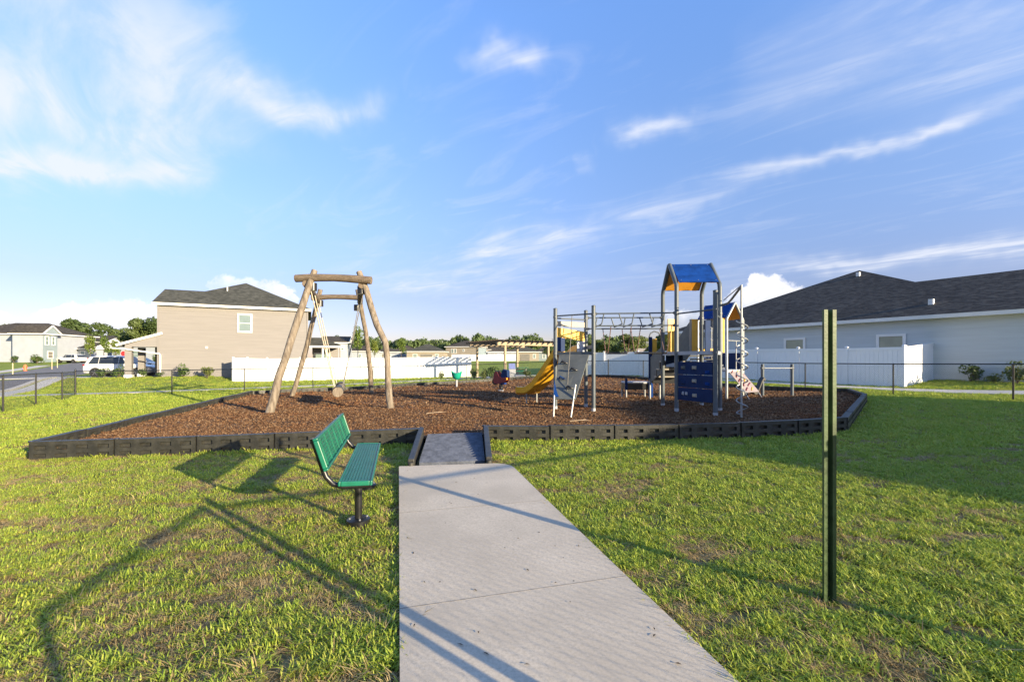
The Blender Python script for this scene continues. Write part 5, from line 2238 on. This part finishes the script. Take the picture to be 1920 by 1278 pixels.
def make_white_box():
    x, y = .02, 35.0
    z = Z(x, y)
    root = thing('blue_topped_box', (x, y, z), 'small white box with a blue slanted top beside the pergola post', 'bin')  # plain pale box with a blue block on top
    mb = MB()
    mb.box((x, y, z + .35), (.55, .5, .75))
    mb.build('body', M_PALE, root, bev=.02)
    mb = MB()
    mb.extrude([(x - .28, y - .26, z + .74), (x + .28, y - .26, z + .74), (x + .22, y - .2, z + 1.2), (x - .28, y - .2, z + 1.2)], (0, .45, 0))
    mb.build('top_block', pmat('box_blue', (.16, .2, .45), .5, .1, 5), root)


make_white_box()


# ------------------------------------------------------------------ vehicles
def make_car(name, label, loc, rz, L, H, wid, hood, rear, group=None):
    """x points forward; hood = length of the bonnet, rear = rake of the tail"""
    root = thing(name, (0, 0, 0), label, 'car', group)
    h2, w2 = L / 2, wid / 2
    zb, belt = .30, H * .60
    st = [(-h2, .82, .45, belt * .82, belt * .85), (-h2 + .10, .93, .34, belt * .98, belt + .02), (-h2 + rear, .98, zb, belt, H - .08), (-h2 + rear + .5, 1, zb, belt, H), (-.2, 1, zb, belt * .99, H + .01),
          (h2 - hood - .95, 1, zb, belt * .97, H - .03), (h2 - hood, .99, zb, belt * .95, belt * .98), (h2 - .55, .97, zb, belt * .88, belt * .91), (h2 - .12, .90, .34, belt * .76, belt * .78), (h2, .78, .42, belt * .62, belt * .64)]
    mb = MB()
    vs, fs = [], []
    for x, wf, z0, zbelt, zr in st:
        w = w2 * wf
        cabin = zr > zbelt + .2
        wr = w * (.76 if cabin else .80)
        half = [(w * .9, z0), (w, z0 + .12), (w, (z0 + zbelt) / 2), (w * .97, zbelt), (wr * 1.03, zr - .06 if cabin else zr - .01), (wr * .8, zr)]
        ring = half + [(-a, b) for a, b in half[::-1]]
        vs += [(x, a, b) for a, b in ring]
    k = 12
    for i in range(len(st) - 1):
        for j in range(k):
            fs.append((i * k + j, (i + 1) * k + j, (i + 1) * k + (j + 1) % k, i * k + (j + 1) % k))
    fs += [tuple(range(k)), tuple((len(st) - 1) * k + j for j in range(k - 1, -1, -1))]
    mb.add(vs, fs)
    body = mb.build('body', M_CARW, root, smooth=True)
    xr, xf = -h2 + rear, h2 - hood
    for s in (-1, 1):
        y0, y1 = s * w2 * .985, s * w2 * .80
        zl, zh = belt + .03, H - .10
        xs = [(xr + .05, xr + .75), (xr + .80, .12), (.18, xf - .55)]
        for i, (a, b) in enumerate(xs):
            mb = MB()
            ta = a + (.28 if i == 0 else 0)
            tb = b - (.42 if i == 2 else 0)
            mb.extrude([(a, y0, zl), (b, y0, zl), (tb, y1, zh), (ta, y1, zh)], (0, s * .012, 0))
            mb.build('side_window', M_DARKGL, root)
        mb = MB()
        mb.box((0, s * (w2 + .005), .36), (L * .52, .03, .16))
        mb.build('sill_trim', M_TYRE, root)
        mb = MB()
        mb.box((xf - .35, s * (w2 + .09), belt + .06), (.12, .18, .13))
        mb.build('side_mirror', M_CARW, root, bev=.03)
        mb = MB()
        mb.box((-h2 + .14, s * w2 * .80, belt * .93), (.16, .30, .12), s * .15)
        mb.build('tail_light', M_RED, root, bev=.02)
        mb = MB()
        mb.box((h2 - .16, s * w2 * .74, belt * .73), (.2, .34, .10))
        mb.build('headlight', M_PALE, root, bev=.02)
        for xx in (-h2 + L * .20, h2 - L * .19):
            r = H * .205
            mb = MB()
            mb.tube([(xx, s * (w2 - .30), r), (xx, s * (w2 + .006), r)], r + .055, 20)
            mb.build('wheel_arch', M_TYRE, root, smooth=True)
            mb = MB()
            mb.tube([(xx, s * (w2 - .20), r), (xx, s * (w2 + .03), r)], r, 22)
            wh = mb.build('wheel', M_TYRE, root, smooth=True)
            mb = MB()
            mb.tube([(xx, s * (w2 + .02), r), (xx, s * (w2 + .034), r)], r * .66, 18)
            mb.build('rim_well', M_BLACK, wh)
            mb = MB()
            for q in range(5):
                a = q * 2 * math.pi / 5 + .3
                mb.beam((xx, s * (w2 + .045), r), (xx + r * .64 * math.cos(a), s * (w2 + .045), r + r * .64 * math.sin(a)), .055, .02, (0, 1, 0))
            mb.build('rim', M_RIM, wh)
    mb = MB()
    mb.extrude([(xr - .02, -w2 * .72, H - .13), (xr - .02, w2 * .72, H - .13), (-h2 + .14, w2 * .82, belt + .06), (-h2 + .14, -w2 * .82, belt + .06)], (-.015, 0, .01))
    mb.build('rear_window', M_DARKGL, root)
    mb = MB()
    mb.extrude([(xf - .12, -w2 * .82, belt + .06), (xf - .12, w2 * .82, belt + .06), (xf - .88, w2 * .70, H - .07), (xf - .88, -w2 * .70, H - .07)], (.015, 0, .015))
    mb.build('windscreen', M_DARKGL, root)
    root.location = loc
    root.rotation_euler = (0, 0, rz)
    return root


make_car('sport_utility_car', 'white sport utility car parked on the driveway by the tan house', (-33.4, 36.7, Z(-33.4, 36.7) + .035), R(12), 4.9, 1.76, 1.94, 1.15, .42)
make_car('hatchback_car', 'white hatchback parked in front of the small cream garage', (-79.5, 77.0, Z(-79.5, 77) + .04), R(176), 4.5, 1.55, 1.8, 1.0, .55)
make_car('compact_car', 'white car partly hidden behind the sport utility car', (-52.6, 60.5, Z(-52.6, 60.5) + .04), R(15), 4.5, 1.5, 1.8, 1.0, .5)


# ------------------------------------------------------------------ street furniture
def make_stop_sign():
    x, y = -54.6, 60
    z = Z(x, y)
    root = thing('stop_sign', (x, y, z), 'small red sign on a pole beyond the white cars', 'sign')
    mb = MB()
    mb.tube([(x, y, z - .1), (x, y, z + 2.5)], .035, 8)
    mb.build('pole', M_STEEL, root)
    for r, off, m, n in ((.42, 0, M_TRIM, 'rim'), (.38, -.012, M_SIGN, 'face')):
        mb = MB()
        mb.extrude([(x + r * math.cos(a), y - .05 + off, z + 2.1 + r * math.sin(a)) for a in [math.pi / 8 + k * math.pi / 4 for k in range(8)]], (0, .012, 0))
        mb.build(n, m, root)


make_stop_sign()


def make_hydrant():
    x, y = -61.6, 54
    z = Z(x, y) + .02
    root = thing('fire_hydrant', (x, y, z), 'orange fire hydrant on the verge across the street', 'hydrant')
    mb = MB()
    mb.lathe([(.2, 0), (.2, .05), (.13, .06), (.13, .55), (.17, .57), (.17, .62), (.12, .72), (.04, .80)], (x, y, z), 14)
    mb.build('barrel', M_HYD, root, smooth=True)
    mb = MB()
    mb.tube([(x - .24, y, z + .42), (x + .24, y, z + .42)], .06, 10)
    mb.tube([(x, y - .24, z + .38), (x, y, z + .38)], .075, 10)
    mb.build('outlet', M_HYD, root, smooth=True)


make_hydrant()

for x, y, h, lb in ((-49.5, 42.3, 1.3, 'tall pale wooden stake nearest the street edge'), (-62, 57.5, 1.6, 'pale wooden tree stake before the white house porch'), (-65, 61, 1.6, 'pale wooden tree stake beside the white house door'), (-60, 66, 1.2, 'pale stake on verge before the white hatchback')):
    mb = MB()
    z = Z(x, y)
    mb.extrude([(x - .025, y - .025, z - .1), (x + .025, y - .025, z - .1), (x + .025, y + .025, z - .1), (x - .025, y + .025, z - .1)], (0, 0, h))
    mb.add([(x - .025, y - .025, z + h - .1), (x + .025, y - .025, z + h - .1), (x + .025, y + .025, z + h - .1), (x - .025, y + .025, z + h - .1), (x, y, z + h)], [(0, 1, 4), (1, 2, 4), (2, 3, 4), (3, 0, 4)])
    tag(mb.build('wooden_stake', M_STAKE, None, base=(x, y, z)), lb, 'stake', 'wooden stakes on the verge')


# ------------------------------------------------------------------ trees and shrubs
def crown(seed, n, lobes, leaf, rx, rz, mat, name='crown', flat=.6, base=None):
    """many small leaf sprays spread through a lobed crown; lobes are (x, y, z, r) in units of the crown radius"""
    rg = np.random.RandomState(seed)
    V, F = [], []
    tot = sum(l[3] ** 2 for l in lobes)
    for lx, ly, lz, lr in lobes:
        k = int(n * lr * lr / tot)
        d = rg.normal(size=(k, 3))
        d /= np.linalg.norm(d, axis=1, keepdims=True)
        rad = rg.uniform(.55, 1.08, k) ** .7
        p = d * rad[:, None] * lr * np.array([1, 1, .85])
        nz = d + rg.normal(0, .55, (k, 3)) + np.array([0, 0, .25])
        nz /= np.linalg.norm(nz, axis=1, keepdims=True)
        ref = rg.normal(size=(k, 3))
        u = np.cross(nz, ref)
        u /= np.linalg.norm(u, axis=1, keepdims=True)
        w = np.cross(nz, u)
        s = leaf * rg.uniform(.6, 1.4, k)[:, None]
        c = (p + np.array([lx, ly, lz])) * np.array([rx, rx, rz])
        o = len(V) * 1
        q = np.stack([c - u * s, c - w * s * .55, c + u * s, c + w * s * .55], 1).reshape(-1, 3)
        b0 = sum(len(v) for v in V)
        V.append(q)
        F += [(b0 + 4 * i, b0 + 4 * i + 1, b0 + 4 * i + 2, b0 + 4 * i + 3) for i in range(k)]
    me = bpy.data.meshes.new(name)
    me.from_pydata(np.concatenate(V).tolist(), [], F)
    me.materials.append(mat)
    return me


def lobes(seed, n, spread=.62, r=(.28, .48), zr=(-.2, .75)):
    rg = random.Random(seed)
    out = []
    for k in range(n):
        a = rg.uniform(0, 6.283)
        q = math.sqrt(rg.uniform(0, 1)) * spread
        z = rg.uniform(*zr)
        out.append((q * math.cos(a) * (1.15 - .5 * max(0, z)), q * math.sin(a) * (1.15 - .5 * max(0, z)), z, rg.uniform(*r)))
    return out


def trunk_mesh(seed, h, r, nl=5):
    rg = random.Random(seed)
    mb = MB()
    mb.tube([(0, 0, -.3), (rg.uniform(-.1, .1), rg.uniform(-.1, .1), h * .35), (rg.uniform(-.2, .2), rg.uniform(-.2, .2), h * .7), (rg.uniform(-.3, .3), 0, h)], [r * 1.3, r, r * .7, r * .25], 8)
    for k in range(nl):
        a = k * 6.283 / nl + rg.uniform(-.4, .4)
        z0 = h * rg.uniform(.3, .6)
        q = h * rg.uniform(.28, .42)
        mb.tube([(0, 0, z0), (math.cos(a) * q * .5, math.sin(a) * q * .5, z0 + q * .45), (math.cos(a) * q, math.sin(a) * q, z0 + q * .7)], [r * .55, r * .38, r * .12], 6)
    return mb.mesh('trunk', M_BARK, smooth=True)


OAKS = [(crown(100 + k, 5200, lobes(40 + k, 17, .72, (.24, .44), (-.35, .62)), .30, 5.2, 4.6, M_OAK), trunk_mesh(60 + k, 7.5, .38, 6)) for k in range(4)]


def tree(label, x, y, k, s, rz, sz=1.0, group=None, name='oak_tree'):
    z = Z(x, y)
    r = thing(name, (x, y, z), label, 'tree', group)
    r.rotation_euler = (0, 0, rz)
    cm, tm = OAKS[k]
    for nm, me, zz in (('trunk', tm, 0), ('crown', cm, 7.4)):
        o = bpy.data.objects.new(nm, me)
        COL.objects.link(o)
        o.parent = r
        o.location = (0, 0, zz)
    r.scale = (s, s, s * sz)
    return r


Gl, Gr = 'oaks behind the left houses', 'trees behind the climbing frame'
for i, (x, y, k, s, sz, lb) in enumerate((
        (-151, 128, 0, .95, 1.0, 'dense oak above the white house roof'), (-143, 128, 1, .92, .95, 'dark oak between white house and cream house'),
        (-160, 126, 3, .95, 1.0, 'oak at the left edge behind the white house'),
        (-132, 132, 2, 1.16, 1.0, 'large spreading oak with the highest crown above the cream house'), (-121, 134, 3, .98, .92, 'oak at the right shoulder of the large oak'),
        (-114, 132, 0, .85, .9, 'small oak sloping down behind the cream house'), (-107, 130, 1, .72, .85, 'low oak beyond the red sign'),
        (-92.5, 108, 2, .86, 1.12, 'dark oak rising beside the tan house porch'), (-98.5, 112, 1, .78, .98, 'oak next to the porch of the tan house'), (-86, 106, 3, .9, 1.05, 'oak hidden partly by the tan house'))):
    tree(lb, x, y, k, s, i * 1.7, sz, Gl)
for i, (x, y, k, s, sz, lb) in enumerate((
        (12.6, 90, 0, .52, .78, 'loose tree left of the grey climbing frame post'), (17.6, 88, 1, .54, .80, 'tree seen through the slide tower bars'),
        (23.0, 82, 2, .60, .80, 'round dark tree seen under the overhead bars'), (29.2, 88, 3, .50, .62, 'low tree between two taller trees under the bars'),
        (31.5, 84, 0, .66, .82, 'tall tree beside the main climbing tower'), (35.6, 86, 1, .6, .78, 'tree behind the main climbing tower'), (8.4, 92, 3, .42, .7, 'small tree at the slide top'))):
    tree(lb, x, y, k, s, i * 2.1 + .5, sz, Gr, 'round_tree')


def make_woodland():
    """the far wood: reads as one mass"""
    rg = random.Random(9)
    Vs, Fs = [], []
    base = [np.array([v.co[:] for v in OAKS[k][0].vertices]) for k in range(4)]
    lim = [4 * 1300 for _ in base]
    cnt = 0
    x = -96.0
    while x < 62:
        for row in (0, 1, 2):
            y = 226 + row * 12 + rg.uniform(-5, 5)
            k = rg.randrange(4)
            s = rg.uniform(.78, 1.02) * (1.0 + .08 * row)
            b = base[k]
            pick = np.random.RandomState(cnt).permutation(len(b) // 4)[:1000]
            q = b.reshape(-1, 4, 3)[pick]
            cen = q.mean(1, keepdims=True)
            q = (cen + (q - cen) * 1.9).reshape(-1, 3)
            a = rg.uniform(0, 6.283)
            R2 = np.array([[math.cos(a), -math.sin(a), 0], [math.sin(a), math.cos(a), 0], [0, 0, 1]])
            hz = rg.uniform(.85, 1.15)
            q = (q * np.array([1, 1, 1.55 * hz])) @ R2.T * s + np.array([x + rg.uniform(-3, 3), y, 1.3 + 6.3 * s * hz])
            o = cnt * 4000
            Vs.append(q)
            Fs += [(o + 4 * i, o + 4 * i + 1, o + 4 * i + 2, o + 4 * i + 3) for i in range(1000)]
            cnt += 1
        x += rg.uniform(4.0, 6.5)
    me = bpy.data.meshes.new('far_woodland')
    me.from_pydata(np.concatenate(Vs).tolist(), [], Fs)
    me.materials.append(M_WOOD)
    o = bpy.data.objects.new('far_woodland', me)
    COL.objects.link(o)
    tag(o, 'band of green woodland on the horizon behind the far houses', None, None, 'stuff')


make_woodland()

SHRUBS = [crown(200 + k, 420, lobes(80 + k, 7, .6, (.3, .5), (.1, .9)), .055, .5, .55, M_SHRUB, 'foliage') for k in range(3)]
YOUNG = [crown(230 + k, 700, lobes(90 + k, 8, .45, (.3, .5), (-.6, .8)), .10, .9, 1.3, M_YOUNG, 'crown') for k in range(2)]


def stems(seed, n, h, spread):
    rg = random.Random(seed)
    mb = MB()
    for k in range(n):
        a = rg.uniform(0, 6.283)
        mb.tube([(0, 0, -.05), (math.cos(a) * spread * .5, math.sin(a) * spread * .5, h * .6), (math.cos(a) * spread, math.sin(a) * spread, h)], [.014, .010, .004], 5)
    return mb.mesh('stem', M_BARK)


SST = [stems(7 + k, 7, .62, .28) for k in range(2)]


def shrub(label, x, y, s, k, sz=1.0, group=None):
    r = thing('shrub', (x, y, Z(x, y)), label, 'shrub', group)
    for nm, me in (('foliage', SHRUBS[k % 3]), ('stem', SST[k % 2])):
        o = bpy.data.objects.new(nm, me)
        COL.objects.link(o)
        o.parent = r
        o.location = (0, 0, .12 if nm == 'foliage' else 0)
    r.scale = (s, s, s * sz)
    r.rotation_euler = (0, 0, x * 3.1)


def young_tree(label, x, y, s, k, group=None):
    r = thing('young_tree', (x, y, Z(x, y)), label, 'tree', group)
    mb = MB()
    mb.tube([(0, 0, -.1), (.03, 0, 1.2), (0, .02, 2.6)], [.04, .03, .012], 7)
    me = mb.mesh('trunk', M_BARK)
    for nm, m in (('crown', YOUNG[k % 2]), ('trunk', me)):
        o = bpy.data.objects.new(nm, m)
        COL.objects.link(o)
        o.parent = r
        o.location = (0, 0, 2.0 if nm == 'crown' else 0)
    r.scale = (s, s, s)
    r.rotation_euler = (0, 0, x)


for i, (x, y, s, sz, lb) in enumerate((
        (-31.6, 33.0, 1.1, .9, 'reddish low shrub in front of the parked sport utility car'), (-30.6, 33.2, 1.2, 1.1, 'dark leafy shrub left of the porch column'),
        (-29.1, 33.6, .9, 1.2, 'shrub in the porch opening of the tan house'), (-27.6, 33.5, .7, .8, 'small sprig of shrub at the tan house corner'),
        (-25.9, 33.7, 1.15, 1.15, 'loose shrub at the foot of the tan wall, left of two'), (-24.3, 34.0, 1.15, 1.2, 'loose shrub at the foot of the tan wall, right of two'))):
    shrub(lb, x, y, s, i, sz, 'shrubs along the tan house')
for i, (x, y, s, sz, lb) in enumerate((
        (21.5, 20.0, 1.0, 1.05, 'loose shrub nearest the wall box of the blue grey house'), (22.0, 18.6, 1.15, 1.1, 'thin stemmed shrub second from the wall box'),
        (22.35, 17.7, 1.15, 1.15, 'dense dark shrub by the fence post at right'), (22.9, 16.9, 1.3, 1.15, 'dense shrub at the right edge under the blue grey wall'), (21.8, 19.3, .8, .7, 'low shrub between two taller ones under the blue grey wall'))):
    shrub(lb, x, y, s, i, sz, 'shrubs along the blue grey house')
for i, (x, y, s, sz, lb) in enumerate((
        (-6.0, 36.4, .8, 1.1, 'small shrub before the white fence near its end'), (-3.1, 35.0, 1.0, 1.4, 'upright shrub in front of the pergola back post'), (-1.55, 33.8, 1.3, 1.0, 'leafy shrub left of the spring rider'), (-2.2, 33.7, .8, 1.4, 'dark narrow shrub left of the leafy shrub'), (1.2, 34.4, 1.0, .9, 'low shrub at the foot of the pergola'))):
    shrub(lb, x, y, s, i + 1, sz, 'shrubs near the pergola')
for i, (x, y, s, lb) in enumerate((
        (-91, 78, 1.3, 'low shrub by the white house porch'), (-86, 77, 1.6, 'shrub before the pale blue house'), (-83.5, 75, 1.6, 'bushy shrub left of the white hatchback'), (-96, 78, 1.4, 'shrub under the white house wall'), (-66.5, 80, 1.6, 'bush right of the white hatchback'))):
    shrub(lb, x, y, s * 1.4, i, .9, 'shrubs across the street')
for i, (x, y, s, lb) in enumerate((
        (-83, 84, 1.75, 'bright young tree behind the white hatchback'), (-78.4, 82, 1.5, 'young tree before the pale far house'), (-70.6, 76, 1.35, 'slim young tree left of the red sign'),
        (-39.0, 108, 2.6, 'bright green young tree beside the far white house'), (-33.5, 104, 1.7, 'small young tree between the swing ropes'), (-27.5, 106, 1.7, 'small young tree left of the swing leg'))):
    young_tree(lb, x, y, s, i, 'young trees among the houses')


def make_litter():
    rg = random.Random(44)
    mb = MB()
    for k in range(46):
        q = PL + PD * rg.uniform(-1.2, 3.3) + PP * rg.uniform(.06, PW - .08)
        z = .004 + (.02 if (q.y > 4.3) else 0) + max(0, (q.y - 4.2)) * .008
        a = rg.uniform(0, 6.283)
        L, W = rg.uniform(.008, .022), rg.uniform(.003, .007)
        c, s_ = math.cos(a), math.sin(a)
        P = lambda u, v, h: (q.x + u * c - v * s_, q.y + u * s_ + v * c, z + h)
        mb.add([P(-L, 0, .001), P(0, -W, .004), P(L, 0, .002), P(0, W, .005)], [(0, 1, 2, 3)])
    o = mb.build('leaf_litter', pmat('dry_leaf', (.07, .05, .03), .9, .3, 20))
    tag(o, 'small dark leaf scraps scattered on the concrete walkway', None, None, 'stuff')


make_litter()
